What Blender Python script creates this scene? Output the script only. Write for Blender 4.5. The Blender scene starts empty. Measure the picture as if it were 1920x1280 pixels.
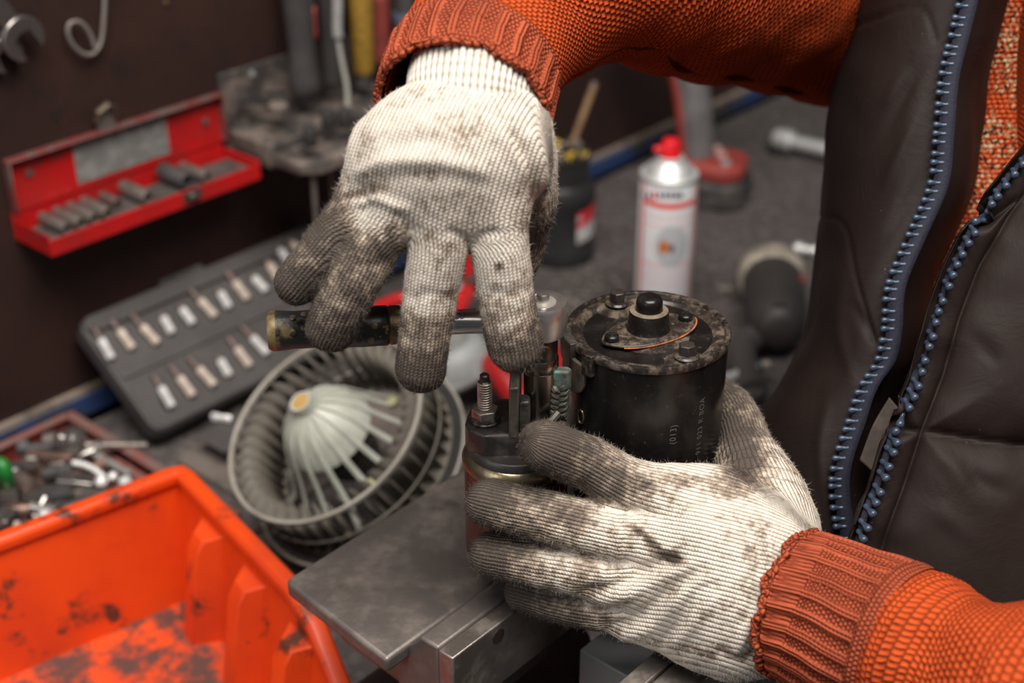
import bpy, bmesh, math, random
import numpy as np
from mathutils import Vector, Matrix
random.seed(7); RNG = np.random.default_rng(7)
SC = bpy.context.scene
COL = SC.collection

# ---------------------------------------------------------------- camera
F = 1920 * 50.0 / 36.0
TH = math.radians(29.0)
CAM = np.array([0.0, 0.0, 1.54])
FW = np.array([0, math.cos(TH), -math.sin(TH)]); UP = np.array([0, math.sin(TH), math.cos(TH)]); RT = np.array([1.0, 0, 0])
cam_data = bpy.data.cameras.new('camera'); cam = bpy.data.objects.new('camera', cam_data); COL.objects.link(cam)
cam.location = CAM; cam.rotation_euler = (math.pi / 2 - TH, 0, 0)
cam_data.lens = 50; cam_data.sensor_width = 36; cam_data.clip_start = 0.02
cam_data.dof.use_dof = True; cam_data.dof.focus_distance = 0.655; cam_data.dof.aperture_fstop = 5.6
cam_data.dof.aperture_blades = 9
SC.camera = cam

# ---------------------------------------------------------------- world, lights, exposure
w = bpy.data.worlds.new('world'); SC.world = w; w.use_nodes = True
w.node_tree.nodes['Background'].inputs[0].default_value = (0.75, 0.87, 1.0, 1)
w.node_tree.nodes['Background'].inputs[1].default_value = 0.05
def area(name, loc, target, sx, sy, power, color=(1, 1, 1)):
    l = bpy.data.lights.new(name, 'AREA'); l.shape = 'RECTANGLE'; l.size = sx; l.size_y = sy; l.energy = power; l.color = color
    o = bpy.data.objects.new(name, l); COL.objects.link(o); o.location = loc
    o.rotation_euler = (Vector(target) - Vector(loc)).to_track_quat('-Z', 'Y').to_euler(); return o
area('ceiling_light', (0.14, 0.16, 2.60), (0.06, 0.70, 1.1), 1.3, 0.95, 37, (1.0, 0.945, 0.885))
area('window_light', (-1.9, -0.9, 2.2), (0.0, 0.8, 1.05), 1.3, 1.3, 11, (0.97, 0.98, 1.0))
SC.view_settings.view_transform = 'Standard'; SC.view_settings.look = 'None'
SC.view_settings.gamma = 1.0; SC.view_settings.use_curve_mapping = False
SC.view_settings.exposure = 0.55
SC.cycles.use_denoising = True
SC.cycles.max_bounces = 8

# ---------------------------------------------------------------- geometry of the place
def ray(px, py): return FW + RT * (px - 960) / F - UP * (py - 640) / F
def W(px, py, d): return CAM + ray(px, py) * d                         # a point d metres deep
def onz(px, py, z): r = ray(px, py); return CAM + r * ((z - CAM[2]) / r[2])   # a point on the level z
def onplane(px, py, p0, n): r = ray(px, py); return CAM + r * (np.dot(np.asarray(p0) - CAM, n) / np.dot(r, n))
def pix(P):
    q = np.asarray(P) - CAM; d = q @ FW
    return 960 + F * (q @ RT) / d, 640 - F * (q @ UP) / d, d
BZ = 0.90                                                              # bench top
AW = np.array([-.35, 1.05, BZ]); _a = math.radians(49)
D = np.array([math.cos(_a), math.sin(_a), 0]); N = np.array([D[1], -D[0], 0]); Z = np.array([0, 0, 1.0])
def wall(s, h, o=0.0): return AW + D * s + Z * h + N * o              # along, above, out of the back wall
def onwall(px, py, o=0.0): return onplane(px, py, AW + N * o, N)
def nrm(v): v = np.asarray(v, float); return v / np.linalg.norm(v)

# ---------------------------------------------------------------- materials
class NT:
    def __init__(self, name):
        self.m = bpy.data.materials.new(name); self.m.use_nodes = True
        self.t = self.m.node_tree; self.b = self.t.nodes['Principled BSDF']
        self.co = None
    def n(self, kind, **kw):
        x = self.t.nodes.new(kind)
        for k, v in kw.items(): setattr(x, k, v)
        return x
    def put(self, sock, v):
        if v is None: return
        if isinstance(v, bpy.types.NodeSocket): self.t.links.new(v, sock)
        elif isinstance(v, (tuple, list)) and len(v) == 3 and sock.type == 'RGBA': sock.default_value = (*v, 1)
        else: sock.default_value = v
    def math(self, op, a, b=None, c=None, clamp=False):
        x = self.n('ShaderNodeMath', operation=op, use_clamp=clamp)
        for s, v in zip(x.inputs, (a, b, c)): self.put(s, v)
        return x.outputs[0]
    def coord(self):
        if self.co is None: self.co = self.n('ShaderNodeTexCoord').outputs['Object']
        return self.co
    def attr(self, name): return self.n('ShaderNodeAttribute', attribute_name=name).outputs['Fac']
    def noise(self, scale, detail=4, rough=.55, vec=None, dist=0):
        x = self.n('ShaderNodeTexNoise'); self.put(x.inputs['Vector'], vec if vec is not None else self.coord())
        x.inputs['Scale'].default_value = scale; x.inputs['Detail'].default_value = detail; x.inputs['Roughness'].default_value = rough
        x.inputs['Distortion'].default_value = dist
        return x.outputs['Fac']
    def voronoi(self, scale, feature='F1', vec=None):
        x = self.n('ShaderNodeTexVoronoi', feature=feature); self.put(x.inputs['Vector'], vec if vec is not None else self.coord())
        x.inputs['Scale'].default_value = scale; return x.outputs['Distance']
    def ramp(self, f, a, b, lo=0.0, hi=1.0):
        x = self.n('ShaderNodeMapRange', interpolation_type='SMOOTHSTEP'); self.put(x.inputs[0], f)
        for i, v in ((1, a), (2, b), (3, lo), (4, hi)): x.inputs[i].default_value = v
        return x.outputs[0]
    def mix(self, f, a, b, mode='MIX'):
        x = self.n('ShaderNodeMix', data_type='RGBA', blend_type=mode)
        self.put(x.inputs[0], f); self.put(x.inputs[6], a); self.put(x.inputs[7], b); return x.outputs[2]
    def bump(self, h, strength=.5, dist=.001, normal=None):
        x = self.n('ShaderNodeBump'); self.put(x.inputs['Height'], h); x.inputs['Strength'].default_value = strength
        x.inputs['Distance'].default_value = dist
        if normal is not None: self.t.links.new(normal, x.inputs['Normal'])
        return x.outputs[0]
    def out(self, color=None, rough=None, metal=None, normal=None, **kw):
        i = self.b.inputs
        self.put(i['Base Color'], color); self.put(i['Roughness'], rough); self.put(i['Metallic'], metal); self.put(i['Normal'], normal)
        for k, v in kw.items(): self.put(i[k], v)
        return self.m
MATS = {}
def mat(name, c1, c2=None, scale=60, lo=.4, hi=.65, rough=.5, metal=0.0, bump=0.0, bscale=300, spots=None, **kw):
    """worn surface: c1 with patches of c2, fine relief, optional spots (colour, scale, lo, hi)"""
    if name in MATS: return MATS[name]
    t = NT(name); c = c1; r = rough; f = None
    if c2 is not None:
        f = t.ramp(t.noise(scale, 6, .62), lo, hi); c = t.mix(f, c1, c2)
    if spots:
        g = t.ramp(t.noise(spots[1], 5, .7), spots[2], spots[3]); c = t.mix(g, c, spots[0])
    if f is not None and not isinstance(rough, float): r = t.ramp(f, 0, 1, rough[0], rough[1])
    elif not isinstance(rough, float): r = rough[0]
    nor = t.bump(t.noise(bscale, 5, .6), bump, .0006) if bump else None
    MATS[name] = t.out(c, r, metal, nor, **kw); return MATS[name]

# ---------------------------------------------------------------- mesh building
def frame_of(d, ref=(0, 0, 1)):
    d = nrm(d); ref = np.asarray(ref, float)
    if abs(d @ nrm(ref)) > .97: ref = np.array([1.0, 0, 0]) if abs(d[0]) < .9 else np.array([0, 1.0, 0])
    x = nrm(np.cross(ref, d)); return x, np.cross(d, x), d
class MB:
    def __init__(s): s.v = []; s.f = []; s.mi = []; s.cur = 0; s.at = {}
    def add(s, vs, fs):
        k = len(s.v); s.v.extend([tuple(map(float, p)) for p in vs]); s.f.extend([tuple(i + k for i in f) for f in fs]); s.mi.extend([s.cur] * len(fs)); return s
    def box(s, c, size, ax=None):
        c = np.asarray(c, float); X, Y, Zx = (np.eye(3) if ax is None else [np.asarray(a, float) for a in ax]); h = np.asarray(size) / 2
        vs = [c + X * h[0] * i + Y * h[1] * j + Zx * h[2] * k for i in (-1, 1) for j in (-1, 1) for k in (-1, 1)]
        return s.add(vs, [(0, 1, 3, 2), (4, 6, 7, 5), (0, 4, 5, 1), (2, 3, 7, 6), (0, 2, 6, 4), (1, 5, 7, 3)])
    def lathe(s, prof, o=(0, 0, 0), d=(0, 0, 1), seg=32, ref=(0, 1, 0), caps=True, ell=1.0, rfun=None):
        """prof: (radius, height) list, bottom to top"""
        o = np.asarray(o, float); X, Y, Dd = frame_of(d, ref); vs = []
        for r, h in prof:
            for i in range(seg):
                a = 2 * math.pi * i / seg; q = r * (rfun(a, h) if rfun else 1)
                vs.append(o + X * (q * math.cos(a)) + Y * (q * ell * math.sin(a)) + Dd * h)
        fs = [(j * seg + i, j * seg + (i + 1) % seg, (j + 1) * seg + (i + 1) % seg, (j + 1) * seg + i) for j in range(len(prof) - 1) for i in range(seg)]
        if caps: fs += [tuple(reversed(range(seg))), tuple((len(prof) - 1) * seg + i for i in range(seg))]
        return s.add(vs, fs)
    def cyl(s, a, b, r, r2=None, seg=20):
        a = np.asarray(a, float); b = np.asarray(b, float); L = np.linalg.norm(b - a)
        return s.lathe([(r, 0), (r if r2 is None else r2, L)], a, b - a, seg)
    def tube(s, pts, r, seg=10, closed=False):
        pts = [np.asarray(p, float) for p in pts]; n = len(pts); rr = r if hasattr(r, '__len__') else [r] * n
        X = None; vs = []
        for i, p in enumerate(pts):
            t = nrm(pts[(i + 1) % n] - pts[i - 1]) if closed or 0 < i < n - 1 else nrm(pts[min(i + 1, n - 1)] - pts[max(i - 1, 0)])
            if X is None: X = frame_of(t)[0]
            X = nrm(X - t * (X @ t)); Y = np.cross(t, X)
            vs += [p + X * rr[i] * math.cos(2 * math.pi * k / seg) + Y * rr[i] * math.sin(2 * math.pi * k / seg) for k in range(seg)]
        m = n if closed else n - 1
        fs = [(j * seg + k, j * seg + (k + 1) % seg, ((j + 1) % n) * seg + (k + 1) % seg, ((j + 1) % n) * seg + k) for j in range(m) for k in range(seg)]
        if not closed: fs += [tuple(reversed(range(seg))), tuple((n - 1) * seg + k for k in range(seg))]
        return s.add(vs, fs)
    def prism(s, outline, o, X, Y, h):
        """outline in the X,Y plane at o, raised by h along X x Y"""
        o = np.asarray(o, float); X = np.asarray(X, float); Y = np.asarray(Y, float); n = len(outline); U = np.cross(X, Y) * h
        lo = [o + X * a + Y * b for a, b in outline]; vs = lo + [p + U for p in lo]
        ar = sum(outline[i][0] * outline[(i + 1) % n][1] - outline[(i + 1) % n][0] * outline[i][1] for i in range(n))
        fs = [tuple(reversed(range(n))), tuple(range(n, 2 * n))] + [(i, (i + 1) % n, n + (i + 1) % n, n + i) for i in range(n)]
        if (ar < 0) != (h < 0): fs = [tuple(reversed(f)) for f in fs]
        return s.add(vs, fs)
    def grid(s, P):
        P = np.asarray(P); a, b = P.shape[:2]
        return s.add(P.reshape(-1, 3), [(i * b + j, i * b + j + 1, (i + 1) * b + j + 1, (i + 1) * b + j) for i in range(a - 1) for j in range(b - 1)])
    def build(s, name, m, parent=None, bevel=0, seg=2, sharp=38, attrs=None, solid=0, subsurf=0, weld=False):
        me = bpy.data.meshes.new(name)
        V = np.array(s.v)
        if parent is not None:
            top = parent
            while top.parent: top = top.parent
            iv = np.array(top.matrix_basis.inverted()); V = V @ iv[:3, :3].T + iv[:3, 3]
        me.from_pydata(V.tolist(), [], s.f); me.update()
        for q in (m if isinstance(m, (list, tuple)) else [m]): me.materials.append(q)
        me.polygons.foreach_set('material_index', s.mi)
        finish(me, sharp, weld)
        for k, a in (attrs or {}).items():
            at = me.attributes.new(k, 'FLOAT', 'POINT'); at.data.foreach_set('value', np.asarray(a, np.float32))
        o = bpy.data.objects.new(name, me); COL.objects.link(o)
        if parent is not None: o.parent = parent
        if solid: md = o.modifiers.new('thick', 'SOLIDIFY'); md.thickness = solid; md.offset = -1
        if bevel: md = o.modifiers.new('bevel', 'BEVEL'); md.width = bevel; md.segments = seg; md.limit_method = 'ANGLE'; md.angle_limit = math.radians(35)
        if subsurf: md = o.modifiers.new('sub', 'SUBSURF'); md.levels = subsurf; md.render_levels = subsurf
        return o
def finish(me, sharp=38, weld=False):
    bm = bmesh.new(); bm.from_mesh(me)
    if weld: bmesh.ops.remove_doubles(bm, verts=bm.verts, dist=1e-6)
    for f in bm.faces: f.smooth = True
    c = math.radians(sharp)
    for e in bm.edges:
        if len(e.link_faces) == 2 and e.calc_face_angle(0) > c: e.smooth = False
    bm.to_mesh(me); bm.free(); me.update()
def tag(o, label=None, cat=None, group=None, kind=None):
    if label: o['label'] = label
    if cat: o['category'] = cat
    if group: o['group'] = group
    if kind: o['kind'] = kind
    return o
def thing(name, label, cat, loc=(0, 0, 0), ax=None, group=None):
    o = bpy.data.objects.new(name, None); COL.objects.link(o); o.empty_display_size = .02
    M = Matrix.Translation(Vector(loc))
    if ax is not None: M = M @ Matrix([list(map(float, r)) for r in np.array(ax).T]).to_4x4()
    o.matrix_basis = M
    return tag(o, label, cat, group)
def kids(o): return [c for c in COL.objects if c.parent == o]
def dup(root, loc=None, ax=None, label=None, group=None):
    def cp(o, par):
        c = o.copy(); COL.objects.link(c)
        if par is not None: c.parent = par
        for k in ch.get(o, []): cp(k, c)
        return c
    ch = {}
    for o in COL.objects:
        if o.parent: ch.setdefault(o.parent, []).append(o)
    r = cp(root, None)
    if loc is not None:
        M = Matrix.Translation(Vector(loc))
        if ax is not None: M = M @ Matrix([list(map(float, q)) for q in np.array(ax).T]).to_4x4()
        r.matrix_basis = M
    tag(r, label, None, group); return r
def spline(pts, n):
    """Catmull-Rom through rows of numbers, n samples"""
    P = np.asarray(pts, float); k = len(P); t = np.linspace(0, k - 1, n); i = np.clip(t.astype(int), 0, k - 2); f = (t - i)[:, None]
    g = lambda j: P[np.clip(j, 0, k - 1)]
    p0, p1, p2, p3 = g(i - 1), g(i), g(i + 1), g(i + 2)
    return .5 * (2 * p1 + (p2 - p0) * f + (2 * p0 - 5 * p1 + 4 * p2 - p3) * f ** 2 + (3 * p1 - p0 - 3 * p2 + p3) * f ** 3)
def smooth(a, b, x): t = np.clip((x - a) / (b - a), 0, 1); return t * t * (3 - 2 * t)
def hexring(r, k=0.0): return [(r * math.cos(math.pi / 3 * i + k), r * math.sin(math.pi / 3 * i + k)) for i in range(6)]
# ---------------------------------------------------------------- materials of the place
def m_wall():
    t = NT('rusty_brown_steel'); a = t.ramp(t.noise(6, 7, .65), .35, .7); b = t.ramp(t.noise(30, 6, .7), .5, .72)
    c = t.mix(a, (.024, .0095, .0070), (.040, .0155, .0105)); c = t.mix(b, c, (.017, .009, .0075))
    return t.out(c, .62, .1, t.bump(t.noise(120, 5), .25, .001))
def m_mat():
    t = NT('dark_grey_rubber_mat'); v = t.voronoi(95); k = t.ramp(v, .25, .6); n = t.ramp(t.noise(14, 6, .6), .35, .7)
    c = t.mix(n, (.096, .082, .077), (.138, .119, .112)); c = t.mix(t.math('MULTIPLY', k, .55), c, (.045, .039, .037))
    return t.out(c, .6, 0, t.bump(k, .7, .0012))
M_WALL = m_wall(); M_MAT = m_mat()
M_BLUE = mat('chipped_blue_paint', (.025, .055, .15), (.045, .04, .038), 14, .42, .58, .5)
M_CREAM = mat('grimy_cream_strip', (.26, .21, .17), (.12, .09, .07), 30, rough=.6)
M_FLOOR = mat('grey_concrete', (.16, .155, .15), (.10, .10, .10), 5, rough=.85, bump=.3)
M_BENCH = mat('dark_oily_steel', (.06, .05, .045), (.03, .025, .022), 18, rough=.5, metal=.3)
# back wall, bench, trims, floor, the rest of the room behind the camera
o = MB().box(wall(.4, .25, -.02), (3.4, .04, 2.9), (D, N, Z)).build('wall_back', M_WALL); tag(o, kind='structure')
q = AW + D * .2 + N * .9
o = MB().box(q + Z * (-BZ - .03), (7, 7, .06), (D, N, Z)).build('floor', M_FLOOR); tag(o, kind='structure')
tr = MB().box(wall(.4, .009, .004), (3.2, .008, .018), (D, N, Z)).build('trim_1', M_BLUE); tag(tr, kind='structure')
tr = MB().box(wall(.4, .0205, .003), (3.2, .006, .005), (D, N, Z)).build('trim_2', M_CREAM); tag(tr, kind='structure')
# workbench: steel top with mat, legs
wb = thing('workbench', 'long dark steel workbench with a dimpled rubber mat along the rusty wall', 'workbench', wall(.4, -BZ, .35))
MB().box(wall(.4, -.025, .305), (3.0, .59, .04), (D, N, Z)).build('bench_top', M_BENCH, wb, .003)
MB().box(wall(.5, -.0024, .30), (2.6, .56, .005), (D, N, Z)).build('rubber_mat', M_MAT, wb)
for s in (-1.0, 1.8):
    for oo in (.06, .54):
        MB().box(wall(s, -.4725, oo), (.05, .05, .855), (D, N, Z)).build('leg', M_BENCH, wb, .003)
# ================================================================ bench vise, starter motor, ratchet and socket
M_IRON = mat('worn_grey_iron', (.150, .130, .118), (.24, .205, .18), 45, .40, .75, (.45, .62), .55, .35, 220, ((.09, .05, .03), 28, .62, .8))
M_IRONB = mat('dark_painted_casting', (.035, .022, .018), (.075, .04, .028), 30, .4, .7, .55, .2, .6, 180)
M_JAW = mat('milled_jaw_steel', (.27, .24, .215), (.40, .355, .315), 70, .4, .7, (.33, .5), .85, .3, 260, ((.13, .08, .05), 35, .6, .78))
M_SLIDE = mat('light_grey_slide', (.20, .195, .195), (.15, .145, .145), 40, .5, .75, .5, .1)
vz = BZ + .19
vise = thing('bench_vise', 'heavy worn grey bench vise with flat anvil plate holding the starter motor', 'vise', wall(-.13, 0, .56))
def vb(name, s0, s1, o0, o1, z0, z1, m, bev=.002):
    return MB().box(wall((s0 + s1) / 2, (z0 + z1) / 2, (o0 + o1) / 2), (s1 - s0, o1 - o0, z1 - z0), (D, N, Z)).build(name, m, vise, bev, 3)
vb('base_plate', -.140, -.040, .505, .60, .005, .03, M_IRONB, .004)
MB().lathe([(.048, .03), (.044, .045), (.040, .07), (.044, .10)], wall(-.095, 0, .548), Z, 32).build('swivel_base', M_IRONB, vise)
MB().prism([(-.2, .575), (-.2, .50), (-.19, .487), (-.07, .487), (-.06, .50), (-.06, .575)], AW + Z * .085, D, N, .075).build('body', M_IRONB, vise, .005)
# anvil: a flat slab with slanted underside
ap = [(-.2045, .4895), (-.2015, .4865), (-.064, .4865), (-.06, .4895), (-.06, .5690), (-.2120, .5690)]
MB().prism(ap, AW + Z * .181, D, N, .009).build('anvil_plate', M_IRON, vise, .003, 3)
MB().prism([(-.186, .503), (-.075, .503), (-.07, .57), (-.190, .57)], AW + Z * .16, D, N, .0212).build('anvil_neck', M_IRON, vise, .004)
# fixed jaw: sloping shoulder, then the jaw with its hardened plate
prof = [(.560, .130), (.560, .172), (.574, .186), (.577, .190), (.589, .190), (.589, .130)]
def along(name, prof, s0, s1, m, bev):
    vs = [wall(s, h, o) for s in (s0, s1) for o, h in prof]; n = len(prof)
    fs = [tuple(range(n)), tuple(reversed(range(n, 2 * n)))] + [(i, n + i, n + (i + 1) % n, (i + 1) % n) for i in range(n)]
    return MB().add(vs, fs).build(name, m, vise, bev, 3)
along('fixed_jaw', prof, -.197, -.058, M_IRON, .0015)
along('jaw_plate', [(.5892, .150), (.5892, .189), (.5985, .189), (.5985, .150)], -.1972, -.058, M_JAW, .0008)
along('jaw_plate', [(.6665, .150), (.6665, .189), (.6765, .189), (.6765, .150)], -.17, -.03, M_JAW, .0008)
along('moving_jaw', [(.6768, .08), (.6768, .188), (.692, .187), (.71, .15), (.715, .08)], -.17, -.03, M_JAW, .002)
vb('slide_bar', -.15, -.08, .575, .80, .055, .095, M_IRONB, .002)
vb('guide_block', -.118, -.060, .612, .650, .100, .150, M_SLIDE, .001)
MB().cyl(wall(-.115, .075, .80), wall(-.115, .075, .86), .016).build('screw_boss', M_IRON, vise, .002)
MB().cyl(wall(-.20, .075, .84), wall(-.03, .075, .84), .006).build('handle_bar', M_JAW, vise)
b = MB(); b.cyl(wall(-.165, .182, .5986), wall(-.165, .182, .5989), .004); b.build('jaw_screw', M_IRONB, vise)

# ---------------------------------------------------------------- starter motor
def m_motor():
    t = NT('greasy_black_enamel'); n = t.ramp(t.noise(40, 6, .65), .45, .75); f = t.ramp(t.noise(260, 4, .7), .62, .75)
    c = t.mix(n, (.008, .007, .0066), (.022, .019, .017)); c = t.mix(t.math('MULTIPLY', f, .5), c, (.10, .085, .07))
    return t.out(c, t.ramp(n, 0, 1, .22, .42), .0, t.bump(t.noise(180, 5), .10, .0006), **{'Specular IOR Level': .35})
def m_cap():
    t = NT('grimy_black_end_cap'); n = t.ramp(t.noise(150, 8, .75), .40, .68); g = t.ramp(t.noise(45, 5, .6), .38, .68); f = t.ramp(t.noise(420, 3, .7), .62, .72)
    dust = t.math('MULTIPLY', n, g)
    c = t.mix(dust, (.019, .0155, .0140), (.17, .125, .082)); c = t.mix(t.math('MULTIPLY', f, .7), c, (.20, .16, .11))
    return t.out(c, t.ramp(dust, 0, .5, .26, .7), .1, t.bump(t.noise(150, 5), .2, .0007))
M_MOT = m_motor(); M_CAP = m_cap()
M_RIM = mat('rim_worn_to_metal', (.026, .022, .019), (.13, .10, .078), 240, .44, .66, (.3, .5), .4, .4, 200, ((.22, .10, .05), 40, .62, .70))
M_RUST = mat('orange_rust', (.42, .12, .03), (.16, .06, .03), 160, .4, .65, .8, 0, .7)
M_DUST = mat('caked_brown_dust', (.17, .13, .085), (.09, .07, .05), 120, .4, .65, .9, 0, .6)
M_BOLT = mat('greasy_bolt_steel', (.10, .085, .075), (.035, .03, .028), 120, .45, .65, (.35, .55), .7, .3)
M_BRASS = mat('dull_brass_lip', (.33, .26, .15), (.12, .10, .07), 60, .4, .7, (.25, .45), .85, .2)
M_RED = mat('dark_red_shell', (.13, .017, .010), (.07, .012, .009), 22, .4, .7, (.2, .35), .25, .05)
M_PLAST = mat('dusty_black_plastic', (.022, .02, .019), (.085, .072, .06), 55, .42, .7, (.4, .65), 0, .3)
M_GREY = mat('stamped_marks', (.13, .125, .12), rough=.6)
M_CU = mat('verdigris_copper_crimp', (.14, .24, .20), (.09, .09, .08), 130, .42, .6, .6, .35, .7, 300, ((.22, .15, .11), 90, .6, .75))
M_BRAID = mat('dark_copper_braid', (.085, .08, .065), (.13, .20, .165), 60, .55, .72, .5, .5, .6, 500)
MC = np.array([.0650, .5972]); RM = .0386; ZT = 1.2165
starter = thing('starter_motor', 'black greasy car starter motor gripped in the vise by the lower gloved hand', 'motor', (MC[0], MC[1], ZT - .127))
mo = (MC[0], MC[1], 0)
MB().lathe([(.020, ZT - .127), (RM * .93, ZT - .125), (RM * .965, ZT - .115), (RM * .99, ZT - .05), (RM, ZT - .003)], mo, seg=96).build('motor_body', M_MOT, starter)
MB().lathe([(RM + .0001, ZT - .0036), (RM + .0008, ZT - .0031), (RM + .0010, ZT - .0009), (RM + .0003, ZT + .0002), (RM - .0014, ZT + .0002), (RM - .0022, ZT - .0008), (RM - .003, ZT - .006)], mo, seg=96, caps=False).build('rim', M_RIM, starter)
def capz(a, r):   # pressed relief of the end cap: a raised ring, a dished field and two bolt pads
    h = -.0012 - .0020 * smooth(.0335, .0305, r) + .0016 * smooth(.021, .0165, r)
    for bx, by in BOLTS: h += .0023 * smooth(.0105, .007, np.hypot(r * np.cos(a) - bx, r * np.sin(a) - by)) * (1 - .75 * smooth(.031, .034, r))
    return h
tp = lambda px, py, z=ZT - .001: onz(px, py, z)[:2] - MC
BOLTS = [tp(1157, 572), tp(1287, 672)]
rr = np.concatenate([[.0004], np.linspace(.004, .030, 14), np.linspace(.0307, .0366, 8)]); aa = np.linspace(0, 2 * math.pi, 97)
P = np.array([[(MC[0] + r * math.cos(a), MC[1] + r * math.sin(a), ZT + capz(a, r)) for a in aa] for r in rr])
cap = MB().grid(P).build('end_cap', M_CAP, starter, weld=True)
zc = ZT - .0016
# centre boss with its bearing knob
MB().lathe([(.0128, zc - .001), (.0108, zc + .0008), (.0098, zc + .003), (.0095, zc + .0095), (.0091, zc + .0108), (.0076, zc + .0114), (.0064, zc + .0112), (.0063, zc + .0158), (.0058, zc + .0174), (.0044, zc + .0184), (.002, zc + .0188)], mo, seg=48).build('bearing_boss', M_MOT, starter)
b = MB(); b.lathe([(.0092, zc + .0111), (.0075, zc + .0119), (.0066, zc + .0117)], mo, seg=40, caps=False); b.build('dust_ring', M_DUST, starter)
# lens shaped cover between the two cross head screws
s1, s2 = tp(1147, 640), tp(1285, 601); mid = (s1 + s2) / 2; ex = nrm(s2 - s1); ey = np.array([-ex[1], ex[0]]); Lh = np.linalg.norm(s2 - s1) / 2
def lens(k, off=0.0):
    pts = []
    for i in range(48):
        a = 2 * math.pi * i / 48; cx = math.cos(a); x = (Lh + .0052) * (abs(cx) ** .9) * np.sign(cx); y = .0132 * math.sin(a) * (abs(math.sin(a)) ** .35)
        q = mid * 0 + np.array([x, y]) * k; pts.append(tuple(ex * q[0] + ey * q[1] + mid))
    return pts
MB().prism(lens(1), (MC[0], MC[1], zc + .0001), (1, 0, 0), (0, 1, 0), .0014).build('bearing_cover', M_CAP, starter, .0005)
L = [np.array([MC[0] + p[0], MC[1] + p[1], zc + .0006]) for p in lens(1.025)]
MB().tube([L[i] for i in range(30, 48)] + [L[0]], .00042, 6).build('rust_line', M_RUST, starter)
for sx in (s1, s2):
    o3 = (MC[0] + sx[0], MC[1] + sx[1], zc + .0014)
    sc = MB().lathe([(.0034, 0), (.0036, .0012), (.0033, .0024), (.0022, .0032), (.0016, .0033)], o3, seg=24).build('cross_head_screw', M_MOT, starter)
    b = MB(); b.box(np.array(o3) + Z * .0032, (.0036, .0008, .0006)); b.box(np.array(o3) + Z * .0032, (.0008, .0036, .0006)); b.build('slot', M_BOLT, sc)
for k, bx in enumerate(BOLTS):
    o3 = np.array([MC[0] + bx[0], MC[1] + bx[1], ZT + .0001])
    hb = MB().lathe([(.0059, 0), (.0060, .0006), (.0052, .0014), (.0036, .0015)], o3, seg=32).build('through_bolt', M_CAP, starter)
    MB().prism(hexring(.0040, .3 + k * .25), o3 + Z * .0012, (1, 0, 0), (0, 1, 0), .0053).build('hex_head', M_BOLT, hb, .0004)
def onmotor(px, py, r=RM):   # where a ray meets the motor cylinder
    d = ray(px, py); o = CAM[:2] - MC; a = d[:2] @ d[:2]; bb = o @ d[:2]; c = o @ o - r * r; t = (-bb - math.sqrt(max(bb * bb - a * c, 0))) / a
    return CAM + d * t
def curved(name, a0, a1, z0, z1, r0, r1, m, cut=0.0, par=None):
    vs = []; n = 14; mb = MB()
    for i in range(n + 1):
        a = a0 + (a1 - a0) * i / n; e = abs(2 * i / n - 1); zb = z0 + cut * (1 - math.sqrt(max(0, 1 - e ** 2.2)))
        for r, z in ((r0, zb), (r1, zb), (r1, z1), (r0, z1)): vs.append((MC[0] + r * math.cos(a), MC[1] + r * math.sin(a), z))
    fs = [(i * 4 + j, i * 4 + (j + 1) % 4, i * 4 + 4 + (j + 1) % 4, i * 4 + 4 + j) for i in range(n) for j in range(4)] + [(3, 2, 1, 0), tuple(n * 4 + j for j in range(4))]
    return mb.add(vs, fs).build(name, m, par or starter, .0004)
ang = lambda px, py: math.atan2(*(onmotor(px, py)[1::-1] - MC[::-1]))
aL = ang(1066, 680); aR = ang(1104, 690)
M_TAB = mat('grey_brown_plate', (.15, .125, .10), (.07, .06, .05), 90, .45, .68, .5, .4, .3)
curved('side_plate', aL - .10, aR - .02, onmotor(1085, 737)[2], ZT - .0068, RM + .0003, RM + .0024, M_TAB, .008)
curved('grommet', aL - .14, aR - .26, ZT - .012, ZT + .0008, RM - .001, RM + .0034, M_PLAST)
curved('clip', aR - .05, aR + .10, ZT - .0105, ZT + .0006, RM - .001, RM + .0030, M_RIM)
P0 = onmotor(1089, 781, RM + .0004); nn = nrm(np.append(P0[:2] - MC, 0)); tt = np.cross(Z, nn)
b = MB(); b.tube([P0 + tt * .0021 * math.cos(a) + Z * .0036 * math.sin(a) for a in np.linspace(0, 2 * math.pi, 20)[:-1]], .0005, 6, True); b.build('brass_eyelet', M_BRASS, starter)
for px, py, ww, hh in ((1136, 843, .0010, .0007), (1277, 878, .0006, .0019), (1296, 872, .0006, .0016)):
    P0 = onmotor(px, py, RM * .985); nn = nrm(np.append(P0[:2] - MC, 0)); MB().box(P0, (ww * 2, .0008, hh * 2), (np.cross(nn, Z) * -1, nn, nrm(Z + np.cross(Z, nn) * .25))).build('chipped_mark', mat('bare_chip', (.45, .40, .34), rough=.4, metal=.6), starter, .0002)
def stamped(txt, px, py, size, up):
    """stamped lettering laid round the motor shell"""
    c = bpy.data.curves.new('t', 'FONT'); c.body = txt; c.size = size; c.space_character = 1.15; ob = bpy.data.objects.new('t', c); COL.objects.link(ob)
    dg = bpy.context.evaluated_depsgraph_get(); me = bpy.data.meshes.new_from_object(ob.evaluated_get(dg)); bpy.data.objects.remove(ob)
    P0 = onmotor(px, py, RM * .99); a0 = math.atan2(P0[1] - MC[1], P0[0] - MC[0]); b = MB(); vs = []
    for v in me.vertices:
        a = a0 - v.co.y / RM; zz = P0[2] + v.co.x; r = RM * (.965 + .035 * (zz - (ZT - .115)) / .109) + .00025; vs.append((MC[0] + r * math.cos(a), MC[1] + r * math.sin(a), zz))
    b.add(vs, [tuple(p.vertices) for p in me.polygons]); return b.build('stamped_lettering', M_GREY, starter)
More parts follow.
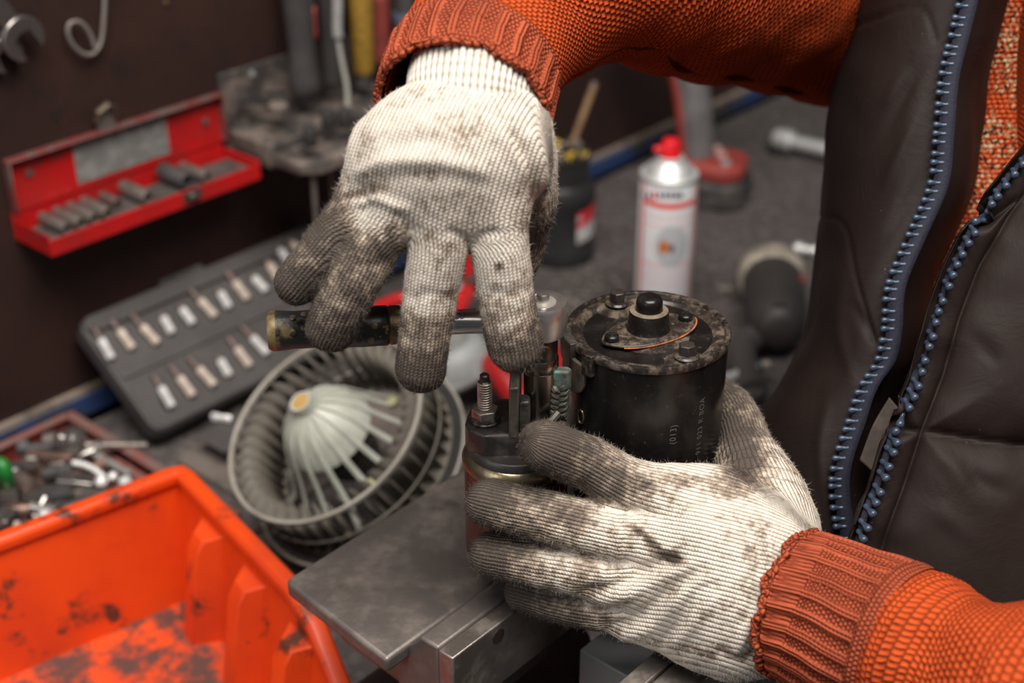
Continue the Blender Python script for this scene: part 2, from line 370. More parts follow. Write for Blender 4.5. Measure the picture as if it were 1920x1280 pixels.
stamped('911 023 R BOA', 1312, 850, .0043, 1); stamped('(013)', 1266, 832, .0045, 1)
# drive end nose held between the jaws
MB().lathe([(.029, ZT - .157), (.031, ZT - .150), (.033, ZT - .128), (.034, ZT - .1262)], mo, seg=48).build('drive_end', M_TAB, starter, .001)

# solenoid beside the motor
SO = np.array([.0020, .5735]); so = (SO[0], SO[1], 0)
b = MB().lathe([(.0215, 1.1035), (.0242, 1.1045), (.0250, 1.107), (.0252, 1.157), (.0258, 1.1585)], so, seg=72).build('solenoid_shell', M_RED, starter)
MB().lathe([(.0254, 1.1565), (.0262, 1.1580), (.0263, 1.1598), (.0256, 1.1618), (.0243, 1.1640), (.0236, 1.1645)], so, seg=72, caps=False).build('crimped_lip', M_BRASS, starter)
MB().lathe([(.0238, 1.160), (.0238, 1.1665), (.0225, 1.1685)], so, seg=64).build('solenoid_cap', M_PLAST, starter, .0004)
pl = [(-.0236, .003), (-.0215, .012), (-.012, .0195), (.010, .0195), (.016, .012), (.016, -.010), (.004, -.0135), (-.0148, -.0150), (-.0222, -.0095), (-.0243, -.003)]
MB().prism([(a, c) for a, c in pl], (SO[0], SO[1], 1.1665), (1, 0, 0), (0, 1, 0), .0135).build('terminal_block', M_PLAST, starter, .0012, 3)
MB().prism([(-.0035, -.0145), (.0012, -.0140), (.0026, .0155), (-.0022, .0165)], (SO[0], SO[1], 1.178), (1, 0, 0), (0, 1, 0), .0275).build('terminal_wall', M_TAB, starter, .0009)
MB().prism([(.0012, -.0138), (.0066, -.0132), (.0066, -.006), (.0016, -.005)], (SO[0], SO[1], 1.178), (1, 0, 0), (0, 1, 0), .0195).build('wall_rib', M_PLAST, starter, .0014, 3)
st = np.array([SO[0] - .0148, SO[1] - .0015, 1.1800])
stud = MB().lathe([(.0031, 0), (.0031, .0215), (.0024, .0222), (.0023, .0250), (.0017, .0256)], st, seg=24).build('terminal_stud', M_BOLT, starter)
hp = []
for i in range(11):
    for r_, dz in ((.0030, 0), (.0036, .0004), (.0036, .0007), (.0030, .0011)): hp.append((r_, .0072 + i * .00132 + dz))
hp = [(.0026, .0070)] + hp + [(.0026, .0218)]
MB().lathe(hp, st, seg=24).build('thread', mat('bright_thread', (.68, .60, .54), (.42, .35, .30), 150, rough=.35, metal=.8), stud)
MB().prism(hexring(.0067, .25), st + Z * .0024, (1, 0, 0), (0, 1, 0), .0048).build('nut', mat('nut_steel', (.42, .37, .33), (.16, .13, .11), 110, .42, .65, (.3, .5), .85, .3), stud, .0006)
MB().lathe([(.0072, 0), (.0074, .0004), (.0074, .0013), (.0070, .0017), (.0071, .0019), (.0069, .0027)], st, seg=32).build('washer', M_RIM, stud)
# nut under the socket, braided lead with its crimped end
MB().prism(hexring(.0060), (SO[0] + .011, SO[1], 1.1795), (1, 0, 0), (0, 1, 0), .005).build('nut', M_BOLT, starter, .0005)
MB().cyl((SO[0] + .0095, SO[1] - .012, 1.1800), (SO[0] + .0165, SO[1] - .0135, 1.1808), .0015).build('terminal_pin', M_BOLT, starter)
lead = MB().prism([(-.0042, -.0022), (.0036, -.0030), (.0052, .0010), (.0030, .0030), (-.0036, .0028)], W(1051, 728, .664), (1, 0, 0), (0, 1, 0), .0105).build('crimped_lead_end', M_CU, starter, .0012, 3)
b = MB(); c0 = W(1050, 722, .664)
for k in range(3):
    pts = []
    for i in range(40):
        t = i / 39; a = t * 2 * math.pi * 2.0 + k * 2 * math.pi / 3
        pts.append(c0 + np.array([.0030 * math.sin(a) - .001 * t, .0016 * math.sin(2 * a) - .0015, -.018 * t + .001]))
    b.tube(pts, [.0019] * 40, 8)
b.build('braided_lead', M_BRAID, starter)
MB().tube([W(1046, 775, .664), W(1035, 788, .662), W(1020, 795, .662), W(1008, 800, .662)], [.0021, .0019, .0015, .0012], 8).build('lead_strand', M_BRAID, starter)
MB().prism([(-.009, -.004), (.008, -.006), (.012, .006), (-.006, .008)], (SO[0] - .003, SO[1] + .001, 1.0895), (1, 0, 0), (0, 1, 0), .015).build('fork_bracket', M_TAB, starter, .002)

# ---------------------------------------------------------------- ratchet and socket
M_CHROME = mat('satin_chrome', (.66, .63, .60), (.54, .51, .48), 40, .4, .7, (.28, .42), .9, .04)
M_GRIP = mat('flaking_black_grip', (.022, .022, .022), (.16, .11, .04), 75, .58, .66, (.35, .5), .15, .5, 160, ((.33, .23, .08), 60, .64, .72))
M_GRIPB = mat('worn_brassy_band', (.26, .18, .08), (.05, .04, .03), 90, .38, .62, .45, .5, .4)
M_SOCK = mat('burnished_socket_steel', (.30, .255, .21), (.20, .165, .135), 50, .4, .7, (.24, .36), 1.0, .08)
hd = np.array([.0140, .5735, 1.2290]); en = np.array([-.1075, .5600, 1.2350]); ax = nrm(np.array([en[0] - hd[0], en[1] - hd[1], .0]))
ratchet = thing('ratchet_wrench', 'chrome ratchet wrench with a flaking black grip held by the upper glove', 'wrench', hd)
sd = np.cross(Z, ax)
MB().lathe([(.0075, -.0040), (.0102, -.0020), (.0112, .002), (.0118, .008), (.0117, .0125), (.0108, .0142), (.0080, .0143), (.0079, .0138), (.0062, .0138)], hd, seg=56).build('head', M_CHROME, ratchet)
MB().lathe([(.0062, .0130), (.0061, .0142), (.0036, .0143)], hd, seg=32).build('cover_disc', mat('matte_disc', (.50, .46, .41), rough=.5, metal=.6), ratchet)
MB().lathe([(.0030, .0138), (.0030, .0172), (.0024, .0180), (.001, .0182)], hd, seg=24).build('release_button', M_CHROME, ratchet)
def body(prof, name, m, zoff, bev=0):
    """round-to-flat bar along the handle: (distance, half height, half width)"""
    b = MB(); vs = []; seg = 28
    for d, rz, ry in prof:
        c = hd + ax * d + Z * (zoff + (en[2] - hd[2] - zoff) * d / .122)
        vs += [c + Z * rz * math.sin(2 * math.pi * k / seg) + sd * ry * math.cos(2 * math.pi * k / seg) for k in range(seg)]
    n = len(prof); fs = [(j * seg + k, j * seg + (k + 1) % seg, (j + 1) * seg + (k + 1) % seg, (j + 1) * seg + k) for j in range(n - 1) for k in range(seg)]
    fs += [tuple(reversed(range(seg))), tuple((n - 1) * seg + k for k in range(seg))]
    return b.add(vs, fs).build(name, m, ratchet, bev)
body([(.004, .0062, .0105), (.012, .0064, .0098), (.020, .0060, .0078), (.028, .0056, .0064), (.036, .0056, .0058), (.048, .0056, .0056), (.066, .0060, .0060)], 'shank', M_CHROME, .0055)
body([(.0605, .0072, .0072), (.0612, .0078, .0078), (.0640, .0080, .0080), (.0646, .0076, .0076)], 'collar', M_CHROME, .0055)
body([(.0642, .0078, .0078), (.0650, .0089, .0089), (.0695, .0090, .0090), (.0702, .0084, .0084)], 'grip_band', M_GRIPB, .0055)
body([(.0700, .0084, .0084), (.0712, .0091, .0091), (.082, .0093, .0093), (.098, .0088, .0088), (.112, .0085, .0085), (.1175, .0090, .0090), (.1205, .0092, .0092)], 'grip', M_GRIP, .0055)
body([(.1203, .0092, .0092), (.1225, .0091, .0091), (.1240, .0082, .0082)], 'grip_end', M_GRIPB, .0055)
for i, dd in enumerate((.1125, .1125, .1075, .1075, .0785, .0765)):
    a = (.35, 1.15, .55, 1.35, -.25, .5)[i]; r = .0088 + (.0004 if dd < .09 else 0)
    c = hd + ax * dd + Z * (.0055 + (en[2] - hd[2] - .0055) * dd / .122); dr = -sd * math.cos(a) * np.sign(sd @ np.array([0, 1, 0])) + Z * math.sin(a)
    MB().lathe([(.0016, 0), (.0016, .0004), (.0012, .0006)], c + dr * (r - .0002), dr, 14).build('grip_dot', M_GRIPB, ratchet)
c_ = bpy.data.curves.new('t', 'FONT'); c_.body = 'CE'; c_.size = .0038; c_.extrude = .0002; to = bpy.data.objects.new('t', c_); COL.objects.link(to)
me = bpy.data.meshes.new_from_object(to.evaluated_get(bpy.context.evaluated_depsgraph_get())); bpy.data.objects.remove(to)
b = MB(); nq, yq = nrm([0, -.55, .83]), nrm([0, .83, .55]); o0 = hd + ax * .0405 + Z * (.0055 + (en[2] - hd[2] - .0055) * .036 / .122) + nq * .00575 - yq * .0016
b.add([o0 - ax * v.co.x + yq * v.co.y + nq * v.co.z for v in me.vertices], [tuple(p.vertices) for p in me.polygons]); b.build('raised_lettering', M_CHROME, ratchet)
socket = thing('deep_socket', 'long burnished steel socket under the ratchet head, set over the solenoid nut', 'socket', (SO[0] + .0115, SO[1], 1.1795))
so2 = (SO[0] + .0115, SO[1], 0)
MB().lathe([(.0072, 1.1815), (.0079, 1.1822), (.0080, 1.2030), (.0080, 1.2078)], so2, seg=48).build('socket_body', M_SOCK, socket)
MB().lathe([(.0078, 1.2078), (.0081, 1.2084), (.0081, 1.2142), (.0077, 1.2148)], so2, seg=72, rfun=lambda a, h: 1 + .012 * math.cos(36 * a)).build('knurled_band', M_SOCK, socket)
MB().lathe([(.0076, 1.2146), (.0077, 1.2150), (.0077, 1.2245), (.0068, 1.2262)], so2, seg=40).build('drive_end', mat('dark_socket_end', (.09, .075, .062), (.2, .15, .10), 80, .5, .7, .35, .9), socket)
# ================================================================ things on the wall and the bench
M_REDP = mat('red_enamel_box', (.50, .010, .010), (.36, .010, .010), 22, .4, .65, (.35, .5), 0, .2, 200, ((.10, .05, .045), 46, .62, .70))
M_REDE = mat('rubbed_red_edge', (.20, .045, .04), (.16, .11, .10), 60, .42, .6, .5, .2, .3)
M_LABEL = mat('worn_grey_label', (.17, .165, .155), (.26, .255, .24), 90, .4, .65, .6)
M_STEEL = mat('old_tool_steel', (.26, .22, .195), (.12, .10, .088), 70, .45, .7, (.3, .5), .6, .2)
M_STEELB = mat('brighter_tool_steel', (.42, .39, .37), (.25, .22, .20), 60, .45, .7, (.25, .4), .9, .1)
M_BLK = mat('dusty_black_moulding', (.030, .027, .026), (.085, .072, .064), 26, .45, .7, .6, 0, .2)
M_RACK = mat('dusty_tool_rack', (.042, .036, .033), (.17, .135, .115), 30, .40, .62, .65, 0, .3)
M_HOLE = mat('black_hollow', (.006, .006, .006), rough=.9)
M_CASE = mat('charcoal_case', (.060, .053, .051), (.078, .070, .067), 15, .4, .7, .55, 0, .15)
M_BIT = mat('bright_bit_steel', (.86, .85, .84), (.70, .68, .66), 80, rough=(.3, .42), metal=.35)
M_BITW = mat('warm_bit_steel', (.80, .67, .55), (.62, .52, .44), 80, rough=(.3, .42), metal=.35)
M_SHAFT = mat('brown_bit_shaft', (.27, .20, .175), (.17, .13, .115), 90, rough=.4, metal=.7)
M_ORANGE = mat('orange_plastic', (.78, .070, .008), (.66, .052, .008), 14, .4, .65, (.32, .45), 0, .12, 90, ((.10, .032, .02), 26, .57, .68))
M_ORANGEF = mat('grimy_orange_plastic', (.74, .085, .016), (.60, .06, .014), 14, .4, .65, (.4, .6), 0, .2, 90, ((.10, .055, .045), 30, .40, .56))
M_CAGE = mat('dusty_fan_plastic', (.20, .178, .145), (.11, .095, .078), 24, .4, .7, .55, 0, .15)
M_MILK = mat('milky_fan_hub', (.56, .575, .49), (.42, .42, .35), 30, .4, .7, .38, 0, .08, **{'Subsurface Weight': .35, 'Subsurface Radius': (.012, .012, .01), 'Subsurface Scale': .5})
M_RIMP = mat('pale_fan_rim', (.40, .375, .32), (.28, .25, .21), 24, rough=.45)
M_TRAY = mat('brick_red_tray', (.19, .030, .022), (.11, .03, .024), 20, .45, .7, .55, .1, .3, 200, ((.12, .08, .065), 30, .6, .72))
M_TRAYE = mat('rubbed_tray_edge', (.30, .115, .095), (.22, .17, .15), 40, rough=.5, metal=.3)
M_YEL = mat('yellow_braided_grip', (.36, .20, .022), (.20, .12, .02), 200, rough=.6, bump=.8, bscale=500)
M_REDG = mat('dull_red_grip', (.25, .042, .034), (.16, .035, .03), 40, rough=.55)
M_DGREY = mat('charcoal_grip', (.045, .042, .042), (.065, .058, .056), 30, rough=.55)
M_LGREY = mat('light_grey_tool', (.30, .30, .29), (.21, .20, .19), 30, rough=.5)
# ---- red socket box with its lid screwed to the wall
bx0, bx1 = -.0560, .1495
box = thing('socket_box', 'open red metal socket box hung on the rusty wall by its lid', 'tool box', wall(bx0, .17, 0), (D, N, Z))
def lb(name, s0, s1, o0, o1, h0, h1, m, par, bev=.0006):
    return MB().box(wall((s0 + s1) / 2, (h0 + h1) / 2, (o0 + o1) / 2), (s1 - s0, o1 - o0, h1 - h0), (D, N, Z)).build(name, m, par, bev)
lid = lb('lid', bx0, bx1, .001, .0022, .194, .2385, M_REDP, box)
lb('lid_rim', bx0, bx1, .001, .011, .2375, .2388, M_REDE, lid); lb('lid_rim', bx0, bx0 + .0012, .001, .011, .196, .2385, M_REDE, lid); lb('lid_rim', bx1 - .0012, bx1, .001, .011, .196, .2385, M_REDE, lid)
lb('label_plate', .004, .094, .0022, .0027, .2, .2345, M_LABEL, lid)
for s, h in ((-.036, .222), (.133, .2165)): MB().lathe([(.0034, 0), (.0032, .0012), (.0018, .0018)], wall(s, h, .0022), N, 16).build('screw', M_SHAFT, lid)
lt = lb('latch_tongue', .026, .043, .006, .0085, .238, .252, M_STEEL, lid); MB().tube([wall(.0268, .247, .007), wall(.0275, .256, .010), wall(.0345, .2605, .012), wall(.0415, .256, .010), wall(.0422, .247, .007)], [.0028] * 5, 8).build('latch_loop', mat('old_brass_latch', (.22, .17, .12), (.12, .1, .08), 60, rough=.4, metal=.8), lid)
tray = lb('floor_pan', bx0, bx1, .0, .050, .1725, .1735, M_REDP, box)
lb('side_wall', bx0, bx1, .049, .0502, .1725, .1865, M_REDP, box); lb('side_wall', bx0, bx0 + .0012, .002, .05, .1725, .1895, M_REDP, box); lb('side_wall', bx1 - .0012, bx1, .002, .05, .1725, .1895, M_REDP, box); lb('side_wall', bx0, bx1, .0, .0012, .1725, .196, M_REDP, box)
ct = lb('catch_plate', .068, .086, .0502, .0512, .1752, .1858, mat('brown_catch', (.07, .055, .045), rough=.5, metal=.4), box); lb('catch_stud', .073, .081, .0512, .0545, .1785, .1835, M_STEELB, ct, .001)
lb('socket_rail', bx0 + .003, bx1 - .004, .010, .046, .1738, .1825, mat('grimy_socket_rail', (.085, .075, .068), (.05, .044, .04), 60, rough=.6), box, .001)
sk = [(-.036, .0052, M_STEEL), (-.0235, .0054, M_STEEL), (-.011, .0054, M_STEEL), (.0015, .0056, M_STEEL), (.019, .0048, M_SHAFT), (.0395, .0064, M_STEEL), (.0790, .0078, M_DGREY), (.0985, .0056, M_STEEL)]
wd = ['leftmost', 'second from the left', 'third from the left', 'fourth from the left', 'short dark', 'brown', 'large charcoal', 'rightmost lying']
for i, (s, r, m) in enumerate(sk):
    L = .022 if i == 4 else .034
    t = thing('wall_box_socket', f'{wd[i]} socket in the red box on the wall', 'socket', wall(s, .1825 + r, .010), (D, N, Z), 'sockets in the red wall box')
    MB().lathe([(r * .9, 0), (r, .0012), (r, L * .6), (r * .93, L * .63), (r * .93, L - .0008), (r * .85, L), (r * .6, L), (r * .55, L - .008)], wall(s, .1825 + r, .010), N, 18).build('barrel', m, t)
    MB().lathe([(r * .56, 0), (r * .5, .0006)], wall(s, .1825 + r, .010 + L - .007), N, 8).build('hollow', M_HOLE, t)
# ---- wall tool rack of dusty black plastic, two steps
rk = thing('tool_rack', 'dusty black plastic tool rack on the wall holding pliers and screwdrivers', 'rack', wall(.146, .20, 0), (D, N, Z))
def shelf(name, o0, o1, h0, h1, s0, s1, m, r):
    pts = [(s0, o0), (s1, o0), (s1, o1 - r), (s1 - r, o1), (s0 + r, o1), (s0, o1 - r)]
    return MB().prism(pts, AW + Z * h0, D, N, h1 - h0).build(name, m, rk, .0025, 3)
lb('back_plate', .1515, .42, .0, .004, .20, .2535, M_RACK, rk, .001)
shelf('upper_step', .0, .062, .205, .228, .1525, .42, M_RACK, .004); shelf('lower_step', .062, .108, .197, .2085, .1535, .42, M_RACK, .014)
for s, o_, a, b_ in ((.181, .027, .022, .007), (.20, .017, .010, .006), (.176, .044, .008, .006)):
    MB().lathe([(a, 0), (a, .0006)], wall(s, .2277, o_), Z, 24, ell=b_ / a).build('slot', M_HOLE, rk)
MB().lathe([(.0085, 0), (.0085, .004), (.007, .005)], wall(.176, .2277, .048), Z, 18).build('plug', M_RACK, rk)
for s in (.19, .235, .28): lb('groove', s - .018, s + .018, .078, .083, .2083, .2089, M_HOLE, rk, 0)
for k, (s, o_) in enumerate(((.16, .095), (.205, .098), (.24, .09), (.27, .094), (.22, .07))): MB().lathe([(.0035, 0), (.0035, .0006)], wall(s, .2083, o_), Z, 14).build('hole', M_HOLE, rk)
MB().lathe([(.003, 0), (.003, .001)], wall(.186, .2465, .004), N, 12).build('mounting_screw', M_LGREY, rk)
# tools standing in the rack: (label, s, out, colour, radius, height, accent)
def standing(name, label, cat, s, o_, prof, m, parts=(), tilt=0.0, h0=.228):
    t = thing(name, label, cat, wall(s, h0, o_), (D, N, Z)); ax_ = nrm(Z + D * tilt)
    MB().lathe(prof, wall(s, h0 + .0006, o_), ax_, 20).build('grip', m, t)
    for nm, kind, mm in parts: kind(t, wall(s, h0, o_), ax_, nm, mm)
    return t
def strip(a0, a1, h0, h1, r):
    def f(t, o, ax_, nm, m):
        X, Y, Zd = frame_of(ax_, N); mb = MB(); n = 6; vs = []
        for h in np.linspace(h0, h1, 5):
            for k in range(n + 1):
                a = a0 + (a1 - a0) * k / n; vs.append(o + X * r * math.cos(a) + Y * r * math.sin(a) + Zd * h)
        fs = [(i * (n + 1) + k, i * (n + 1) + k + 1, (i + 1) * (n + 1) + k + 1, (i + 1) * (n + 1) + k) for i in range(4) for k in range(n)]
        mb.add(vs, fs).build(nm, m, t, solid=.0012)
    return f
def shaft(r, h0, h1):
    return lambda t, o, ax_, nm, m: MB().cyl(o + ax_ * h0, o + ax_ * h1, r, r * .9, 12).build(nm, m, t)
pl_prof = lambda r: [(r * .95, 0), (r * 1.05, .004), (r, .012), (r * .85, .03), (r * .95, .06), (r * 1.1, .09), (r * 1.1, .17), (r * .9, .19)]
standing('rubber_handle_tool', 'thick charcoal handle with red inlays standing in the tool rack', 'tool', .222, .030, pl_prof(.0135), M_DGREY, [('red_inlay', strip(math.radians(108), math.radians(172), .045, .075, .0136), M_REDG), ('red_inlay', strip(math.radians(108), math.radians(172), .095, .15, .0152), M_REDG)])
standing('banded_screwdriver', 'dark screwdriver with a pale yellow band beside the charcoal handle', 'screwdriver', .254, .030, [(.0085, 0), (.009, .02), (.0085, .05), (.011, .085), (.011, .17), (.008, .18)], M_DGREY, [('yellow_band', lambda t, o, ax_, nm, m: MB().lathe([(.0113, 0), (.0118, .002), (.0118, .010), (.0113, .012)], o + ax_ * .096, ax_, 20).build(nm, m, t), mat('faded_yellow', (.30, .26, .07), rough=.5))])
standing('braided_grip_file', 'round tool handle wrapped in yellow braid standing in the rack', 'tool', .288, .036, [(.0085, 0), (.010, .004), (.0105, .05), (.0115, .10), (.012, .18), (.010, .19)], M_YEL, [('ferrule', shaft(.008, -.01, .002), M_BLK)])
standing('red_ribbed_grip', 'short dull red ribbed grip behind the yellow braided handle', 'tool', .322, .022, [(.0095, 0), (.0105, .004)] + [(.0105 + .0006 * (i % 2), .006 + i * .004) for i in range(14)] + [(.009, .064), (.006, .068)], M_REDG)
standing('blue_cap_screwdriver', 'grey screwdriver handle with a bluish collar near the orange sleeve', 'screwdriver', .335, .045, [(.011, 0), (.012, .02), (.012, .04), (.009, .055), (.008, .12), (.006, .13)], M_DGREY, [('blue_collar', lambda t, o, ax_, nm, m: MB().lathe([(.0122, 0), (.0126, .003), (.0122, .008)], o + ax_ * .040, ax_, 20).build(nm, m, t), mat('blue_grey_collar', (.10, .12, .19), rough=.4))])
standing('dark_shaft_tool', 'dark slim tool standing at the right end of the rack', 'tool', .37, .030, [(.009, 0), (.010, .03), (.008, .06), (.009, .13), (.007, .15)], M_BLK)
standing('grey_shaft_tool', 'slim grey tool standing between the blue collared screwdriver and the wall', 'tool', .353, .018, [(.008, 0), (.0095, .03), (.0075, .06), (.009, .14), (.007, .16)], M_STEEL)
# pale cable hanging in front of the rack
cb = [onwall(652, 200, .075), onwall(650, 160, .072), onwall(640, 110, .068), onwall(633, 60, .066), onwall(633, 10, .066), onwall(634, -60, .066)]
t = thing('pale_cable', 'thin pale cable hanging down in front of the tool rack', 'cable', cb[0]); P = spline(np.array(cb), 40)
MB().tube(P, [.0022] * 40, 8).build('cable', mat('pale_cable_sheath', (.36, .35, .31), (.25, .25, .2), 60, rough=.5), t); MB().tube(P[22:], [.0046] * 18, 10).build('sleeve', M_LGREY, t)
# long screwdriver blades hanging below the rack
for k, (px, o_, L, m) in enumerate(((583, .095, .085, M_STEEL), (618, .075, .055, M_SHAFT), (650, .085, .05, M_SHAFT))):
    p = onwall(px, 276, o_); s = (p - AW) @ D; t = thing('hanging_screwdriver', ['long steel blade hanging straight below the rack corner', 'short dark blade hanging below the rack, second from the corner', 'short dark blade hanging below the rack nearest the white glove'][k], 'screwdriver', wall(s, .2, o_))
    MB().lathe([(.0012, .1975 - L), (.0024, .1985 - L), (.0024, .196)], wall(s, 0, o_), Z, 12).build('blade', m, t); MB().lathe([(.005, .2088), (.006, .211), (.006, .222), (.004, .226)], wall(s, 0, o_), Z, 14).build('handle', M_BLK, t)
# wrenches and wire hook at the top left, loose screw in the wall
def wrench_head(t, p, ax_, r, m, th=.006, nm='jaw', gap=.5):
    """open-end jaw lying against the wall, mouth pointing along ax_"""
    y = np.cross(N, ax_); out = []
    for i in range(25):
        a = gap + (2 * math.pi - 2 * gap) * i / 24; out.append((r * math.cos(a), r * 1.02 * math.sin(a)))
    inn = [(-r * .18, -r * .46), (-r * .30, 0), (-r * .18, r * .46)]
    pts = out + [(r * .92, -r * .42)] * 0 + inn
    MB().prism(pts, p, ax_, y, th).build(nm, m, t, .0008, 2)
def wall_wrench(label, px, py, o_, r, ang_, L=.12):
    py += 18
    p = onwall(px, py, o_); t = thing('open_end_wrench', label, 'wrench', p); ax_ = D * math.cos(ang_) + Z * math.sin(ang_); y = np.cross(N, ax_)
    wrench_head(t, p, ax_, r, M_STEELB); MB().prism([(-r * .8, -r * .42), (-r * .8, r * .42), (-L, r * .34), (-L, -r * .34)], p + N * .0012, ax_, y, .0036).build('shank', M_STEELB, t, .0008); return t
wall_wrench('shiny open-end wrench hanging jaw down in the upper left corner', 38, 52, .012, .0165, math.radians(-62))
wall_wrench('smaller open-end wrench behind the shiny one at the left edge', 4, 82, .004, .0135, math.radians(-72))
hk = [(196, -60), (196, 0), (194, 40), (190, 75), (178, 98), (160, 102), (140, 88), (128, 66), (130, 46), (144, 40), (158, 48), (170, 66), (178, 88)]
t = thing('wire_hook', 'thin pale wire curled into a loop hanging on the rusty wall', 'hook', onwall(196, 0, .006)); MB().tube(spline(np.array([onwall(a, b, .006 + .004 * i / 12) for i, (a, b) in enumerate(hk)]), 70), [.0017] * 70, 8).build('wire', mat('pale_wire', (.27, .24, .22), rough=.45, metal=.4), t)
t = thing('wall_screw', 'small brass coloured screw head in the wall near the top', 'screw', onwall(311, 5, 0)); MB().lathe([(.0026, 0), (.0026, .001), (.0012, .0018)], onwall(311, 5, 0), N, 14).build('head', mat('dull_brass', (.2, .14, .08), rough=.4, metal=.7), t)
# ---- open bit case leaning on the wall, its rows of bits
CB = onz(295, 812, BZ + .025); ct_ = math.radians(36); CU = -N * math.cos(ct_) + Z * math.sin(ct_); CN = np.cross(D, CU); CN = CN if CN[2] > 0 else -CN
case = thing('bit_case', 'open charcoal bit case, its lid tilted back to the wall with two rows of bits', 'case', CB, (D, CU, np.cross(D, CU)))
cpt = lambda s, u, h=0.0: CB + D * s + CU * u + CN * h
CW, CL = .117, .262
def slab(name, s0, s1, u0, u1, h0, h1, m, r=.006, par=None):
    r = min(r, (u1 - u0) / 2.5); pts = [(s0 + r, u0), (s1 - r, u0), (s1 - r * .3, u0 + r * .3), (s1, u0 + r), (s1, u1 - r), (s1 - r * .3, u1 - r * .3), (s1 - r, u1), (s0 + r, u1), (s0 + r * .3, u1 - r * .3), (s0, u1 - r), (s0, u0 + r), (s0 + r * .3, u0 + r * .3)]
    return MB().prism(pts, CB + CN * h0, D, CU, (h1 - h0) * np.sign(np.cross(D, CU) @ CN)).build(name, m, par or case, .0012, 2)
sh = slab('shell', 0, CL, 0, CW, -.018, -.002, M_CASE, .010)
slab('bit_tray', .003, CL - .003, .001, .049, -.002, .0, M_CASE, .008); slab('bit_tray', .003, CL - .003, .053, .098, -.002, .0, M_CASE, .003); slab('bit_tray', .003, CL - .003, 0.1005, CW - .001, -.002, .0022, M_CASE, .008)
slab('hinge_slot', .018, .023, .012, .024, -.0005, .0003, M_HOLE, .002)
slab('carry_latch', .088, .135, CW - .002, CW + .008, -.012, -.006, M_BLK, .004)
rowsb = [[(200, 655, 0, .0), (237, 637, 1, .0), (282, 628, 1, .0), (315, 610, 0, 1), (352, 593, 0, 1), (390, 578, 1, 0), (422, 563, 0, 1), (453, 545, 1, 0), (488, 533, 0, 1), (514, 510, 1, 1), (536, 482, 0, 1), (560, 468, 1, 1), (585, 455, 0, 1)],
         [(313, 745, 0, 0), (350, 725, 1, 0), (388, 707, 1, 0), (422, 690, 0, 1), (457, 670, 1, 0), (488, 648, 0, 0), (525, 636, 1, 1), (556, 620, 0, 1)]]
ordw = ['first', 'second', 'third', 'fourth', 'fifth', 'sixth', 'seventh', 'eighth', 'ninth', 'tenth', 'eleventh', 'twelfth', 'thirteenth']
for r_, row in enumerate(rowsb):
    for i, (px, py, warm, short) in enumerate(row):
        p = onplane(px, py, CB + CN * .0038, CN); L = .0190 if not short else .0160
        t = thing('screwdriver_bit', f'{"warm toned" if warm else "bright white"} bit, {ordw[i]} from the left in the {"upper" if r_ == 0 else "lower"} row of the case', 'bit', p, None, 'bits in the charcoal case')
        dd_ = nrm(CU - D * .12 * (i % 3 - 1)); m = M_BITW if warm else M_BIT
        MB().lathe([(.0029, 0), (.0037, .0008), (.0037, L * .5), (.0032, L * .53), (.0032, L * .60), (.0037, L * .63), (.0037, L * 1.0), (.0026, L * 1.04)], p - dd_ * L * .5, dd_, 6).build('shank', m, t)
        MB().lathe([(.0022, 0), (.0022, .010 if not short else .003), (.0027, .012 if not short else .004), (.0014, .015 if not short else .0055)], p + dd_ * L * .52, dd_, 8).build('tip', M_SHAFT, t)
# the other half of the case lies flat on the bench
lc = .130
lower = MB()
def flat(name, s0, s1, o0, o1, z0, z1, m, par, bev=.002, r=.008):
    c0 = (CB - AW) @ D; q0 = (CB - AW) @ N
    pts = [(s0 + r, o0), (s1 - r, o0), (s1, o0 + r), (s1, o1 - r), (s1 - r, o1), (s0 + r, o1), (s0, o1 - r), (s0, o0 + r)]
    return MB().prism([(a + c0, b + q0) for a, b in pts], AW + Z * z0, D, N, -(z1 - z0) * -1).build(name, m, par, bev, 2)
hb_ = flat('lower_half', .004, CL, .010, lc, .0055, .022, mat('dusty_case_half', (.11, .093, .083), (.17, .14, .12), 16, rough=.6), case)
flat('recess', .02, CL - .03, .022, .06, .0218, .0224, M_CASE, case, 0, .004)
for i, (px, py) in enumerate(((417, 783),)):
    p = onz(px, py, BZ + .0255); t = thing('screwdriver_bit', 'bright loose bit lying on the flat case half beside the fan wheel', 'bit', p); dd_ = nrm(-D * .25 - N * .5)
    MB().lathe([(.0024, 0), (.0032, .001), (.0032, .007), (.0026, .0075), (.0026, .0095), (.0034, .010), (.0036, .016), (.0025, .0175)], p - dd_ * .008, -dd_ * -1, 6).build('shank', M_BIT, t)
# ---- blower wheel
FC = W(605, 795, .985); FN = nrm(RT * -.418 + UP * .557 - FW * .718); FR = .0765; fx, fy, _ = frame_of(FN, (0, 0, 1))
fan = thing('blower_fan', 'round squirrel cage blower wheel with milky domed hub lying tilted on the bench', 'fan', FC, (fx, fy, FN))
ring = lambda nm, r0, r1, h0, h1, m: MB().lathe([(r0, h0), (r1, h0), (r1, h1), (r0, h1), (r0, h0)], FC, FN, 96, (0, 0, 1), caps=False).build(nm, m, fan, .0005)
ring('front_rim', FR - .0022, FR + .0006, -.0035, .0, M_RIMP); ring('mid_ring', FR - .0006, FR + .0008, -.030, -.028, M_CAGE); ring('rear_flange', FR + .0062, FR + .0085, -.0530, -.0505, M_RIMP); ring('rear_web', FR - .002, FR + .0064, -.0522, -.0512, M_BLK); ring('rear_band', FR - .018, FR - .001, -.0505, -.049, M_CAGE)
bl = MB(); vs = []; nb_ = 7
